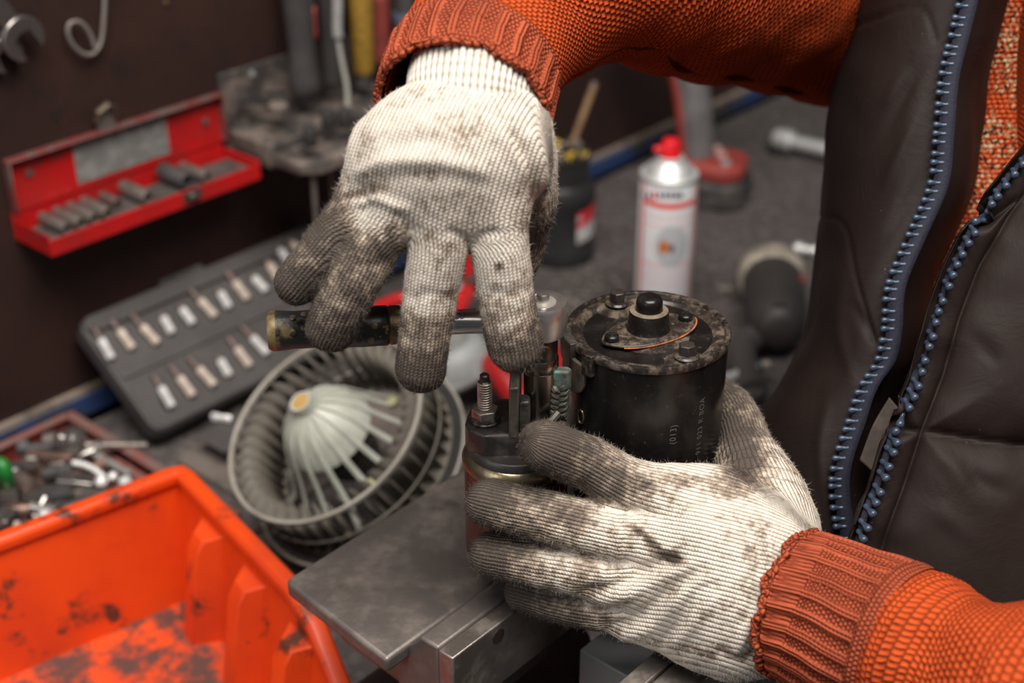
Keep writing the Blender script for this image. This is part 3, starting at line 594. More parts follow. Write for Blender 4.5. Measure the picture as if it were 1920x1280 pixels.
for h, k in ((-.0495, 1.0), (-.001, 1.0)):
    for i in range(nb_):
        f = i / (nb_ - 1); r = .0595 + (FR - .0015 - .0595) * f; a = .16 * math.sin(f * math.pi * .5) * 1.0 - .05 * f
        if h > -.01 and f < .25: hh = h - .004 * (1 - f / .25)
        else: hh = h
        vs.append((r * math.cos(a), r * math.sin(a), hh))
bl.add(vs, [(i, i + 1, nb_ + i + 1, nb_ + i) for i in range(nb_ - 1)])
bm0 = bpy.data.meshes.new('blade'); bm0.from_pydata(bl.v, [], bl.f); bm0.materials.append(M_CAGE); finish(bm0, 60)
for i in range(42):
    o = bpy.data.objects.new('blade', bm0); COL.objects.link(o); o.parent = fan; o.rotation_euler = (0, 0, 2 * math.pi * i / 42)
    md = o.modifiers.new('thick', 'SOLIDIFY'); md.thickness = .0008
MB().lathe([(.0062, .0300), (.0078, .0302), (.0080, .0250), (.0084, .0215), (.0125, .0195), (.020, .0140), (.0270, .0055), (.0308, -.002), (.0325, -.0075), (.0328, -.009), (.0312, -.0092), (.029, -.002), (.0250, .003), (.018, .0115), (.0075, .017), (.0062, .0300)], FC, FN, 64, (0, 0, 1), caps=False).build('hub_dome', M_MILK, fan)
MB().lathe([(.0061, 0), (.0061, .002)], FC + FN * .0275, FN, 24).build('bore_bush', mat('amber_bush', (.55, .33, .10), (.4, .25, .1), 60, rough=.5), fan)
sp = MB(); prof = [(.0088, .0222), (.0128, .0205), (.0205, .0150), (.0272, .0070), (.0318, -.0010), (.0360, -.0110), (.042, -.025), (.050, -.041), (.0600, -.0500)]; vs = []
for r, h in prof:
    wv = .0009 + .0015 * smooth(.015, .034, r)
    for a, dz in ((-wv, -.0012), (-wv * .45, .0014), (wv * .45, .0014), (wv, -.0012)): vs.append((r, a, h + dz))
n_ = len(prof); sp.add(vs, [(i * 4 + k, i * 4 + (k + 1) % 4, i * 4 + 4 + (k + 1) % 4, i * 4 + 4 + k) for i in range(n_ - 1) for k in range(4)] + [(0, 1, 2, 3), tuple(reversed([(n_ - 1) * 4 + k for k in range(4)]))])
sm0 = bpy.data.meshes.new('spoke'); sm0.from_pydata(sp.v, [], sp.f); sm0.materials.append(M_MILK); finish(sm0, 50)
for i in range(15): o = bpy.data.objects.new('spoke', sm0); COL.objects.link(o); o.parent = fan; o.rotation_euler = (0, 0, 2 * math.pi * (i + .3) / 15)
MB().lathe([(.012, -.048), (.020, -.046), (.022, -.03), (.012, -.028)], FC, FN, 32, (0, 0, 1)).build('motor_core', M_BLK, fan)
for i, a in enumerate((-.2, 1.4)): MB().lathe([(.0045, 0), (.0045, .004), (.002, .005)], FC + FN * -.032 + (fx * math.cos(a) + fy * math.sin(a)) * .046, FN, 12).build('clip', mat('yellowed_clip', (.40, .38, .20), rough=.5), fan)
# ---- orange storage bin in the foreground
bc = onz(340, 884, BZ + .100); e1 = nrm(np.array([math.sin(math.radians(52)), math.cos(math.radians(52)), 0])) * -1; e2 = nrm(np.array([-math.sin(math.radians(-36.7)), -math.cos(math.radians(-36.7)), 0]))
bin_ = thing('storage_bin', 'bright orange scuffed plastic storage bin in the lower left foreground', 'bin', bc - Z * .100, (e1, e2, Z))
bw, bl_, bh, tk, dr = .228, .275, .100, .0028, .012     # width, length, height, wall, draft
def bp(a, b, h): k = dr * (1 - h / bh); return bc - Z * bh + e1 * (k + a * (bw - 2 * k)) + e2 * (k + b * (bl_ - 2 * k)) + Z * h
def wallq(name, P, nrm_in, m, par=None):
    vs = [np.asarray(p) for p in P] + [np.asarray(p) + np.asarray(nrm_in) * tk for p in P]; n = len(P)
    fs = [tuple(range(n)), tuple(reversed(range(n, 2 * n)))] + [(i, n + i, n + (i + 1) % n, (i + 1) % n) for i in range(n)]
    return MB().add(vs, fs).build(name, m, par or bin_, .0006)
wallq('bottom', [bp(0, 0, .004), bp(1, 0, .004), bp(1, 1, .004), bp(0, 1, .004)], Z, M_ORANGEF)
back = wallq('back_wall', [bp(0, 0, .004), bp(1, 0, .004), bp(1, 0, bh - .002), bp(0, 0, bh - .002)], e2, M_ORANGE)
hs = [(0, bh - .002), (.56, bh - .002), (.66, bh * .90), (.80, bh * .62), (1, .040)]
for a, nn_ in ((0, e1), (1, -e1)): wallq('side_wall', [bp(a, 0, .004), bp(a, 1, .004)] + [bp(a, b, h) for b, h in reversed(hs)], nn_, M_ORANGE)
wallq('front_lip', [bp(0, 1, .004), bp(1, 1, .004), bp(1, 1, .040), bp(0, 1, .040)], -e2, M_ORANGE)
def rimbar(name, pts, w_=.0062, hh=.0042):
    pts = [np.asarray(p) for p in pts]; vs = []; n = len(pts)
    for i, p in enumerate(pts):
        t_ = nrm(pts[min(i + 1, n - 1)] - pts[max(i - 1, 0)]); sd_ = nrm(np.cross(Z, t_)); u_ = np.cross(t_, sd_)
        vs += [p + sd_ * w_ + u_ * -hh, p + sd_ * w_ + u_ * hh * .3, p + sd_ * w_ * .6 + u_ * hh, p - sd_ * w_ * .6 + u_ * hh, p - sd_ * w_ + u_ * hh * .3, p - sd_ * w_ - u_ * hh]
    fs = [(j * 6 + k, j * 6 + (k + 1) % 6, j * 6 + 6 + (k + 1) % 6, j * 6 + 6 + k) for j in range(n - 1) for k in range(6)] + [tuple(reversed(range(6))), tuple((n - 1) * 6 + k for k in range(6))]
    MB().add(vs, fs).build(name, M_ORANGE, bin_, .0005, sharp=70)
corner = lambda a0, a1: [bp(*p, bh) for p in ()]
path = [bp(1, b, h + .002) for b, h in reversed(hs)] + [bp(1, .03, bh), bp(.995, .005, bh), bp(.97, 0, bh), bp(.03, 0, bh), bp(.005, .005, bh), bp(0, .03, bh)] + [bp(0, b, h + .002) for b, h in hs]
path = [p for i, p in enumerate(path) if not (i == len(hs) - 1 or i == len(hs) + 6)]
rimbar('rim', path)
for a, sg in ((0, 1), (1, -1)):                              # chamfered stacking ribs on both inner side walls
    for b, top in ((.19, .085), (.40, .082), (.615, .076)):
        w0, dp = .030, .016; n1 = e1 * sg
        def q(x, d_, h): k = dr * (1 - h / bh); return bc - Z * bh + (e1 * (k + tk * .6) if a == 0 else e1 * (bw - k - tk * .6)) + e2 * (b * bl_ + x) + n1 * d_ + Z * h
        vs = []
        for h, f in ((.006, 1.15), (top - .010, 1.0)): vs += [q(-w0 / 2, 0, h), q(-w0 / 4.2, dp * f, h), q(w0 / 4.2, dp * f, h), q(w0 / 2, 0, h)]
        vs += [q(-w0 / 2, 0, top + .003), q(-w0 / 4.5, dp * .72, top - .001), q(w0 / 4.5, dp * .72, top - .001), q(w0 / 2, 0, top + .003)]
        fs = [(i * 4 + k, i * 4 + k + 1, i * 4 + 5 + k, i * 4 + 4 + k) for i in range(2) for k in range(3)] + [(8, 9, 10, 11), (0, 3, 2, 1), (3, 0, 4, 7), (7, 4, 8, 11)]
        MB().add(vs, fs).build('stacking_rib', M_ORANGE, bin_, .0008)
# ---- brick red tray full of small metal parts, behind the bin
ts1, ts0, to0, to1 = -.0545, -.235, .028, .246
tr_ = thing('parts_tray', 'brick red metal tray heaped with small steel parts left of the bit case', 'tray', wall(ts0, .005, to0), (D, N, Z))
tz = .024
lb('pan', ts0, ts1, to0 + .002, to1, .0052, .0062, M_TRAY, tr_); lb('divider', ts1 - .075, ts1 - .0738, to0 + .003, to1, .006, .018, M_TRAY, tr_); lb('divider', ts0, ts1, .118, .1192, .006, .018, M_TRAY, tr_)
for nm, a in (('side_wall', (ts1 - .0012, ts1, to0 + .002, to1)), ('side_wall', (ts0, ts0 + .0012, to0 + .002, to1)), ('side_wall', (ts0, ts1, to0 + .002, to0 + .0032)), ('side_wall', (ts0, ts1, to1 - .0012, to1))): lb(nm, *a, .006, tz, M_TRAY, tr_)
for nm, a in (('rolled_edge', (ts1 - .005, ts1 + .004, to0 + .002, to1)), ('rolled_edge', (ts0, ts1, to0 + .0005, to0 + .0075))): lb(nm, *a, tz - .002, tz + .0022, M_TRAYE, tr_, .0015)
lb('inner_ledge', ts1 - .016, ts1 - .006, to0 + .01, to1 - .004, tz - .008, tz - .0065, M_TRAYE, tr_)
def in_tray(s, o_): return ts0 + .01 < s < ts1 - .030 and to0 + .034 < o_ < to1 - .008
PM = [M_STEEL, M_SHAFT, M_STEELB, M_DGREY, mat('pinkish_brown_part', (.26, .155, .12), (.16, .10, .08), 60, rough=.45, metal=.5), M_STEEL, M_IRON]
def small_part(kind, name, s, o_, h, rot, m, L, r, label, group):
    p = wall(s, h, o_); u = D * math.cos(rot) + N * math.sin(rot); v = np.cross(Z, u); t = thing(name, label, 'part', p, (u, v, Z), group)
    u = nrm(u + Z * .12); c = p + Z * r
    if kind == 'socket': MB().lathe([(r * .8, 0), (r, .001), (r, L * .5), (r * .85, L * .53), (r * .85, L), (r * .6, L), (r * .5, L * .6)], c - u * L / 2, u, 14).build('barrel', m, t)
    if kind == 'bolt':
        MB().lathe([(r * .5, 0), (r * .55, .001), (r * .55, L)], c - u * L / 2, u, 10).build('shank', m, t); MB().lathe([(r, 0), (r, r * .9), (r * .8, r * 1.1)], c + u * L / 2, u, 6).build('hex_head', m, t)
    if kind == 'bar': MB().box(c, (L, r * 2.2, r * 1.4), (u, v, np.cross(u, v))).build('bar', m, t, .0008)
    if kind == 'nut':
        MB().prism(hexring(r * 1.2), p + Z * .001, D, N, r).build('nut', m, t, .0006); MB().lathe([(r * .6, 0), (r * .6, .0004)], p + Z * (.001 + r), Z, 12).build('hole', M_HOLE, t)
    return t
kinds = ['socket', 'bar', 'bolt', 'nut', 'socket', 'bar', 'bar']; names = {'socket': 'loose_socket', 'bar': 'steel_bar_piece', 'bolt': 'hex_bolt', 'nut': 'hex_nut'}
lab = {'socket': 'socket in the red tray heap,', 'bar': 'flat piece in the red tray heap,', 'bolt': 'hex bolt in the red tray heap,', 'nut': 'hex nut in the red tray heap,'}
grp = {'socket': 'loose sockets in the red tray', 'bar': 'flat pieces in the red tray', 'bolt': 'bolts in the red tray', 'nut': 'nuts in the red tray'}
rg = random.Random(11); put = []
for layer in range(3):
    for i in range(260):
        s = rg.uniform(-.22, ts1 - .014); o_ = rg.uniform(.014, to1 - .012)
        if not in_tray(s, o_) or (layer and abs(o_ - .13) < .02 and s > -.11): continue
        x, y, _d = pix(wall(s, .02, o_))
        if not (-60 < x < 330 and 760 < y < 1010) or any(abs(s - a) < .0115 and abs(o_ - b) < .0115 and l == layer for a, b, l in put): continue
        if x > 190 and y < 850: continue
        put.append((s, o_, layer)); k = kinds[(i * 5 + layer) % 7]; mi = rg.randrange(7)
        tone = ['dull steel', 'dark brown', 'brighter steel', 'charcoal', 'pinkish brown', 'worn grey', 'mottled'][mi]
        where = ('far left' if x < 60 else 'left half' if x < 130 else 'right half' if x < 200 else 'right side') + (' at the back' if y < 860 else ' by the bin' if y > 1010 - .38 * x - 45 else ''); L = rg.uniform(.014, .030); r = rg.uniform(.0045, .0078)
        small_part(k, names[k], s, o_, .0065 + .0085 * layer, rg.uniform(0, 6.28), PM[mi], L, r, f'{tone} {lab[k]} {where}', grp[k])
def rodthing(name, label, cat, pts, rad, m, mk=None):
    t = thing(name, label, cat, pts[0]); MB().tube(pts, rad, 12).build('rod', m, t); return t
# the larger pieces one can pick out
p = onz(150, 835, BZ + .035); u = nrm(D * .25 + N * .35 + Z * .6); t = thing('valve_knob', 'shiny steel knob with a stem at the back of the red tray', 'part', p); MB().lathe([(.004, -.012), (.005, .0), (.012, .002), (.0135, .007), (.012, .013), (.006, .016), (.005, .020), (.002, .021)], p, nrm(-D * .6 + Z * .5 - N * .3), 24).build('knob', M_STEELB, t); MB().cyl(p, p + nrm(D * .8 + N * .45 - Z * .2) * .05, .004, .003, 12).build('stem', M_STEEL, t)
a, b = onz(185, 855, BZ + .028), onz(245, 890, BZ + .026); t = thing('steel_pin', 'slim pale steel pin lying against the right side of the red tray', 'pin', a); MB().cyl(a, b, .0028, seg=12).build('pin', M_LGREY, t); MB().lathe([(.0036, 0), (.004, .001), (.0036, .003)], a, a - b, 12).build('head', M_LGREY, t)
a, b = onz(50, 852, BZ + .034), onz(135, 858, BZ + .034); t = thing('copper_bar', 'long pinkish brown bar lying across the heap in the red tray', 'bar', a); MB().box((a + b) / 2, (np.linalg.norm(b - a), .007, .006), (nrm(b - a), np.cross(Z, nrm(b - a)), Z)).build('bar', PM[4], t, .001)
ch = spline(np.array([onz(140, 868, BZ + .032), onz(160, 872, BZ + .031), onz(180, 882, BZ + .030), onz(195, 895, BZ + .029)]), 9); t = thing('bead_chain', 'short string of small shiny steel beads in the red tray', 'chain', ch[0])
for c in ch: MB().lathe([(.0008, -.0026), (.0022, -.0016), (.0028, 0), (.0022, .0016), (.0008, .0026)], c, Z, 10).build('bead', M_BIT, t)
for i, (px, py, r) in enumerate(((235, 905, .0055), (190, 903, .005), (85, 968, .0055), (28, 888, .0045), (212, 893, .004))):
    p = onz(px, py, BZ + .032); t = thing('bright_ball_stud', ['shiny round stud by the corner of the orange bin', 'shiny stud left of the one by the bin corner', 'bright stud close to the orange rim at left', 'small bright stud beside the green piece', 'tiny bright stud between the beads and the bin'][i], 'stud', p); MB().lathe([(.0008, -r), (r * .7, -r * .7), (r, 0), (r * .7, r * .7), (.0008, r)], p, Z, 14).build('ball', M_BIT, t); MB().cyl(p - Z * .018, p - Z * r * .8, r * .5, seg=8).build('stem', M_STEEL, t)
p = onz(3, 895, BZ + .05); t = thing('green_plastic_clip', 'bright green curved plastic piece at the left edge in the red tray', 'clip', p); MB().tube(spline(np.array([onz(-14, 872, BZ + .062), onz(2, 870, BZ + .064), onz(12, 890, BZ + .056), onz(14, 915, BZ + .04)]), 16), [.0055] * 14 + [.004, .002], 10).build('hook', mat('green_plastic', (.01, .19, .025), (.01, .12, .02), 40, rough=.4), t); MB().lathe([(.006, 0), (.006, .02)], onz(-14, 872, BZ + .045), Z, 12).build('plug', M_BLK, t)
# ---- aerosol can
cp = np.array([.1420, 1.197, BZ]); can = thing('aerosol_can', 'white aerosol spray can with a red nozzle standing on the bench', 'spray can', cp); R_ = .0262
CH = .148
def oncan(px, py, r):
    d = ray(px, py); o = CAM[:2] - cp[:2]; a = d[:2] @ d[:2]; b_ = o @ d[:2]; c = o @ o - r * r; return CAM + d * ((-b_ - math.sqrt(b_ * b_ - a * c)) / a)
def m_can():
    zy = lambda py: float(oncan(1240, py, R_)[2] - BZ)
    t = NT('printed_can_label'); sx = t.n('ShaderNodeSeparateXYZ'); t.put(sx.inputs[0], t.coord()); x, y, z_ = sx.outputs; a = t.math('ARCTAN2', x, t.math('MULTIPLY', y, -1))
    band_ = lambda v, lo, hi: t.math('MULTIPLY', t.ramp(v, lo - .0008, lo + .0008), t.ramp(v, hi - .0008, hi + .0008, 1, 0))
    arc = t.math('ADD', z_, t.math('MULTIPLY', t.math('COSINE', a), .002)); c = (.74, .74, .75)
    c = t.mix(band_(arc, zy(392) + .002, zy(381) + .002), c, (.72, .06, .045)); c = t.mix(t.math('MULTIPLY', band_(arc, zy(412) + .002, zy(407) + .002), .45), c, (.75, .25, .25)); c = t.mix(t.math('MULTIPLY', band_(arc, zy(428) + .002, zy(424) + .002), .5), c, (.75, .3, .3)); c = t.mix(t.math('MULTIPLY', band_(z_, zy(503), zy(496)), .5), c, (.8, .3, .32)); c = t.mix(t.math('MULTIPLY', band_(z_, zy(519), zy(515)), .4), c, (.8, .35, .36)); c = t.mix(t.math('MULTIPLY', band_(z_, zy(534), zy(530)), .4), c, (.8, .35, .36)); c = t.mix(t.math('MULTIPLY', t.ramp(z_, zy(500), zy(508)), .18), c, (.7, .55, .6))
    e = t.math('SQRT', t.math('ADD', t.math('POWER', t.math('DIVIDE', t.math('ADD', a, -.12), .62), 2.0), t.math('POWER', t.math('DIVIDE', t.math('SUBTRACT', z_, zy(463)), .021), 2.0))); c = t.mix(t.ramp(e, 1.02, .98), c, (.50, .51, .53))
    e = t.math('SQRT', t.math('ADD', t.math('POWER', t.math('DIVIDE', t.math('ADD', a, .16), .19), 2.0), t.math('POWER', t.math('DIVIDE', t.math('SUBTRACT', z_, zy(464)), .0065), 2.0))); c = t.mix(t.ramp(t.math('ADD', e, t.noise(180, 3)), 1.55, 1.35), c, (.55, .17, .03)); e2_ = t.math('SQRT', t.math('ADD', t.math('POWER', t.math('DIVIDE', t.math('ADD', a, -.12), .1), 2.0), t.math('POWER', t.math('DIVIDE', t.math('SUBTRACT', z_, zy(466)), .005), 2.0))); c = t.mix(t.ramp(e2_, 1.05, .8), c, (.12, .09, .08))
    c = t.mix(t.ramp(t.math('ABSOLUTE', a), .98, 1.06), c, (.75, .12, .10)); c = t.mix(t.ramp(t.math('ABSOLUTE', a), 1.12, 1.2), c, (.74, .74, .75)); return t.out(c, .28, .0)
M_CAN = m_can(); M_ALU = mat('bright_aluminium', (.80, .80, .79), (.70, .70, .68), 40, rough=.5, metal=.7)
MB().lathe([(.024, .001), (R_, .003), (R_, CH - .001), (R_ - .0004, CH)], cp, Z, 64).build('can_body', M_CAN, can)
MB().lathe([(R_, -.0005), (R_ + .0008, .0005), (R_ + .0008, .003), (R_ - .001, .0045), (R_ - .003, .0035), (.019, .011), (.0135, .0155), (.0128, .0165), (.0128, .0185), (.0105, .0195)], cp + Z * CH, Z, 64).build('shoulder', M_ALU, can)
noz = MB().lathe([(.0098, .0165), (.0100, .0195), (.0088, .0230), (.0082, .0320), (.0066, .0345), (.003, .0352)], cp + Z * CH, Z, 32).build('nozzle', mat('red_nozzle', (.70, .012, .018), rough=.35), can); MB().cyl(cp + Z * (CH + .0265) - np.array([.006, .002, 0]), cp + Z * (CH + .0265) - np.array([.0155, .004, 0]), .0032, .0030, 14).build('spout', MATS['red_nozzle'], noz)
M_INK = mat('navy_print', (.03, .04, .10), rough=.4)
for i, x in enumerate((1207, 1217, 1227, 1238, 1248, 1258, 1268, 1276)):          # the blurred brand line: print marks only
    p = oncan(x, 366, R_ + .0002); n_ = nrm(np.append(p[:2] - cp[:2], 0)); MB().box(p, (.0034, .0003, .0050 if i != 2 else .0078), (np.cross(n_, Z) * -1, n_, Z)).build('print_mark', M_INK if i != 2 else MATS['red_nozzle'], can)
# ---- black jar of hardware with a brush stick
jp = onz(1048, 478, BZ); jar = thing('hardware_jar', 'black round jar with a red and white label, full of screws and nuts', 'jar', jp); jr = .0365
MB().lathe([(jr * .93, 0), (jr, .004), (jr, .018), (jr * .965, .021), (jr * .965, .062), (jr, .066), (jr, .078), (jr * .86, .086), (jr * .80, .0865), (jr * .80, .110), (jr * .84, .1105), (jr * .84, .114), (jr * .74, .114), (jr * .74, .098)], jp, Z, 48, caps=False).build('jar_body', mat('black_jar_plastic', (.018, .018, .019), (.03, .029, .029), 20, rough=.38), jar)
MB().lathe([(jr * .74, .1), (.001, .1005)], jp, Z, 24).build('fill', M_DGREY, jar)
def m_jl():
    t = NT('jar_label'); sx = t.n('ShaderNodeSeparateXYZ'); t.put(sx.inputs[0], t.coord()); x, y, z_ = sx.outputs; k = t.math('ADD', t.math('MULTIPLY', x, .9), z_); c = t.mix(t.ramp(t.math('SUBTRACT', z_, t.math('MULTIPLY', x, 0.35)), .036, .038), (.55, .54, .54), (.62, .02, .03)); c = t.mix(t.ramp(t.noise(75, 2), .56, .6), c, (.40, .36, .35)); return t.out(c, .35)
ja = [math.atan2(*(oncan_ - jp)[1::-1][:2]) for oncan_ in ()]
vs = []; a0, a1 = math.radians(-62), math.radians(2); n = 16; ml = MB()
for i in range(n + 1):
    a = a0 + (a1 - a0) * i / n
    for h in (.027, .060):
        for r in (jr * .968, jr * .985): vs.append(jp + np.array([r * math.cos(a), r * math.sin(a), h + .004 * (i / n)]))
fs = []
for i in range(n): b0 = i * 4; fs += [(b0 + 1, b0 + 5, b0 + 7, b0 + 3), (b0 + 4, b0, b0 + 2, b0 + 6), (b0 + 2, b0 + 3, b0 + 7, b0 + 6), (b0, b0 + 4, b0 + 5, b0 + 1)]
ml.add(vs, fs).build('paper_label', m_jl(), jar)
rg = random.Random(5); HM = [M_STEELB, M_STEEL, M_DGREY, mat('yellow_wall_plug', (.45, .30, .03), rough=.5), M_BIT, MATS['yellow_wall_plug']]
for i in range(26):
    a, r = rg.uniform(0, 6.28), jr * .62 * math.sqrt(rg.random()); p = jp + np.array([r * math.cos(a), r * math.sin(a), (.106 + rg.random() * .014)]); m = HM[i % 6]; yel = m.name.startswith('yellow'); u = nrm(np.array([rg.uniform(-1, 1), rg.uniform(-1, 1), rg.uniform(-.2, .5)]))
    t = thing('wall_plug' if yel else 'jar_screw', 'yellow plastic wall plug on top of the full black jar' if yel else 'small steel screw on top of the full black jar', 'plug' if yel else 'screw', p, None, 'plugs in the black jar' if yel else 'screws in the black jar')
    MB().lathe([(.0014, 0), (.0026, .002), (.0024, .010), (.0046, .0105), (.0046, .0125), (.002, .0135)], p - u * .006, u, 10).build('body', m, t)
a, b = jp + np.array([.004, .0, .10]), W(1112, 165, 1.47); t = thing('wooden_stick', 'thin wooden stick leaning out of the black jar', 'stick', a); MB().tube([a, (a * .6 + b * .4), b], [.0032, .0036, .0040], 10).build('stick', mat('stained_wood', (.22, .13, .06), (.14, .08, .04), 40, rough=.6), t); MB().lathe([(.0041, 0), (.0044, .003), (.0041, .006)], b, b - a, 12).build('ferrule', M_SHAFT, t)
# ---- red cordless driver standing on its battery
dp_ = onz(1322, 372, BZ); fx_ = nrm(D * .35 + N * .94); ly = np.cross(Z, fx_); drv = thing('cordless_drill', 'red and black cordless drill standing on its battery behind the spray can', 'drill', dp_, (fx_, ly, Z))
dq = lambda x, y, z: dp_ + fx_ * x + ly * y + Z * z
M_RT = mat('scuffed_red_tool', (.30, .045, .035), (.20, .035, .03), 24, .4, .7, .45); M_GT = mat('grey_tool_rubber', (.13, .12, .12), (.09, .085, .085), 24, rough=.6)
MB().prism([(-.05, -.030), (.030, -.036), (.048, -.022), (.048, .022), (.030, .036), (-.05, .030)], dq(0, 0, 0), fx_, ly, .032).build('battery', M_BLK, drv, .006, 3)
MB().prism([(-.046, -.027), (.028, -.033), (.044, -.020), (.044, .020), (.028, .033), (-.046, .027)], dq(0, 0, .032), fx_, ly, .020).build('foot', M_RT, drv, .006, 3)
for k, y in enumerate((-.018, .004, .022)): MB().lathe([(.006, 0), (.006, .003), (.003, .004)], dq(.024 - .01 * k, y, .052), Z, 14).build('indicator', mat('pale_pink_lamp', (.48, .30, .28), rough=.4) if k else M_LGREY, drv)
hpth = spline(np.array([dq(-.012, 0, .05), dq(-.018, .004, .09), dq(-.028, .012, .13), dq(-.044, .02, .165)]), 20); MB().tube(hpth, list(np.linspace(.019, .021, 20)), 18).build('grip', M_GT, drv); MB().tube(hpth - RT * .017 + N * .006, list(np.linspace(.0095, .0105, 20)), 12).build('grip_inlay', M_RT, drv)
MB().lathe([(.018, -.06), (.026, -.05), (.027, .04), (.020, .06), (.016, .075), (.012, .09)], dq(-.03, 0, .20), fx_, 28).build('motor_housing', M_RT, drv); MB().lathe([(.013, 0), (.013, .025), (.006, .035)], dq(.06, 0, .20), fx_, 20).build('chuck', M_BLK, drv)
# ---- chrome wheel wrench lying at the back right, small chrome bit
a = onz(1470, 262, BZ + .016); b = onz(1640, 300, BZ + .022); t = thing('chrome_wrench_bar', 'bright chrome bar with a round head lying far back on the mat', 'wrench', a); u = nrm(b - a)
MB().cyl(a, b, .0085, seg=20).build('bar', M_ALU, t); MB().lathe([(.008, -.014), (.0125, -.010), (.0135, .0), (.0125, .010), (.0085, .014)], a, u, 24).build('head', M_ALU, t); MB().lathe([(.018, 0), (.018, .004), (.014, .006)], a - Z * .0155 - u * .002, Z, 24).build('rubber_foot', M_HOLE, t)
a = onz(1497, 466, BZ + .007); t = thing('chrome_socket_end', 'small chrome socket piece half hidden by the vest edge', 'socket', a); u = nrm(onz(1560, 475, BZ + .007) - a); MB().lathe([(.004, -.005), (.0066, -.003), (.0070, .004), (.0045, .006), (.0042, .012), (.0058, .014), (.0058, .034)], a, u, 18).build('body', M_ALU, t); MB().lathe([(.003, 0), (.003, .001)], a - u * .0052, u, 12).build('hole', M_HOLE, t)
# ---- dark pneumatic tool lying on the mat, nose to us
gp = onz(1452, 560, BZ + .031); gd = nrm(onz(1460, 640, BZ + .03) - onz(1445, 500, BZ + .03)); gd = nrm(gd * [1, 1, 0]); t = thing('angle_grinder', 'dark grey power tool body with a cream ring lying on the mat by the vest', 'power tool', gp)
MB().lathe([(.018, -.075), (.026, -.068), (.029, -.052)], gp, gd, 32).build('end_cap', M_BLK, t); MB().lathe([(.0292, -.056), (.0325, -.053), (.0325, -.036), (.0295, -.032)], gp, gd, 32).build('cream_ring', mat('cream_ring_plastic', (.50, .45, .37), (.2, .17, .13), 30, rough=.5), t)
MB().lathe([(.0285, -.034), (.0285, .0), (.0285, .025), (.026, .048), (.020, .062), (.012, .068)], gp, gd, 32).build('body', mat('grey_brown_housing', (.048, .041, .039), (.036, .031, .030), 20, rough=.5), t); gu = np.cross(gd, np.cross(Z, gd))
MB().box(gp + gd * .048 + Z * .019, (.012, .022, .008), (np.cross(Z, gd), gd, Z)).build('switch', M_HOLE, t, .002)
MB().box(gp - gd * .012 + Z * .015 + RT * .024, (.010, .010, .004), (np.cross(Z, gd), gd, Z)).build('red_mark', M_REDG, t, .001)
MB().tube(spline(np.array([gp + gd * .03 - np.cross(Z, gd) * -.02 - Z * .014, onz(1400, 640, BZ + .018), onz(1395, 690, BZ + .016), onz(1412, 735, BZ + .014)]), 20), [.013] * 20, 14).build('side_handle', mat('grey_rubber_hose', (.07, .062, .06), rough=.6), t)
# bright bit holder and pliers right of the motor
a, b = onz(1372, 706, BZ + .020), onz(1444, 680, BZ + .020); u = nrm(b - a); t = thing('bit_holder', 'bright steel bit holder with a green ring beside the motor', 'bit holder', a); L = np.linalg.norm(b - a)
MB().lathe([(.0042, -.02), (.0046, 0), (.0046, L * .62), (.0038, L * .66)], a, u, 16).build('sleeve', M_BIT, t); MB().lathe([(.0048, 0), (.0048, .004)], a + u * L * .64, u, 16).build('green_ring', mat('dark_green_ring', (.01, .07, .06), rough=.4), t); MB().lathe([(.0036, 0), (.0036, L * .2), (.0022, L * .25)], a + u * L * .72, u, 6).build('bit', M_BITW, t)
a, b = onz(1350, 765, BZ + .008), onz(1455, 728, BZ + .008); u = nrm(b - a); v = np.cross(Z, u); t = thing('grey_pliers', 'dull grey slip joint pliers lying right of the motor', 'pliers', a)
MB().prism([(-.02, -.012), (.022, -.014), (.040, -.008), (.050, -.001), (.040, .001), (.02, .002), (-.02, -.002)], a, u, v, .009).build('jaw', M_STEEL, t, .002); MB().prism([(-.02, .003), (.022, .004), (.038, .004), (.048, .003), (.04, .011), (.02, .016), (-.02, .012)], a + Z * .001, u, v, .009).build('jaw', M_STEEL, t, .002); MB().lathe([(.005, 0), (.005, .0012)], a + u * .008 + Z * .0105, Z, 14).build('pivot', M_BLK, t)
for sg in (-1, 1): MB().tube([a - u * .018 + v * .007 * sg + Z * .006, a - u * .06 + v * .018 * sg + Z * .006, a - u * .12 + v * .016 * sg + Z * .006], [.006, .0065, .006], 10).build('handle', M_DGREY, t)
# ---- red handled clamp and grey blower motor seen between the upper fingers
zb = BZ + .05
t = thing('red_handled_pliers', 'red handled pliers lying behind the fingers of the upper glove', 'pliers', onz(880, 520, zb)); M_RH = mat('glossy_red_grip', (.52, .014, .016), (.40, .02, .02), 30, rough=.35)
MB().tube(spline(np.array([onz(690, 585, zb), onz(760, 558, zb), onz(850, 560, zb + .004), onz(915, 520, zb + .004), onz(975, 480, zb)]), 30), [.006] * 30, 12).build('handle', M_RH, t); MB().tube(spline(np.array([onz(690, 655, zb), onz(745, 640, zb), onz(850, 590, zb), onz(880, 530, zb + .008), onz(868, 460, zb)]), 30), [.006] * 30, 12).build('handle', M_RH, t)
MB().prism([(-.018, -.012), (.02, -.010), (.026, .010), (-.014, .013)], onz(885, 530, zb + .006), D, N, .010).build('joint', M_LGREY, t, .002); MB().lathe([(.006, 0), (.006, .004), (.002, .006)], onz(885, 528, zb + .014), Z, 16).build('rivet', M_STEELB, t)
mp_ = onz(868, 710, BZ + .02); ma = nrm(-N * .35 + Z * .9 - D * .15); t = thing('blower_motor', 'pale grey plastic blower motor with a black plug behind the middle finger', 'motor', onz(868, 740, BZ))
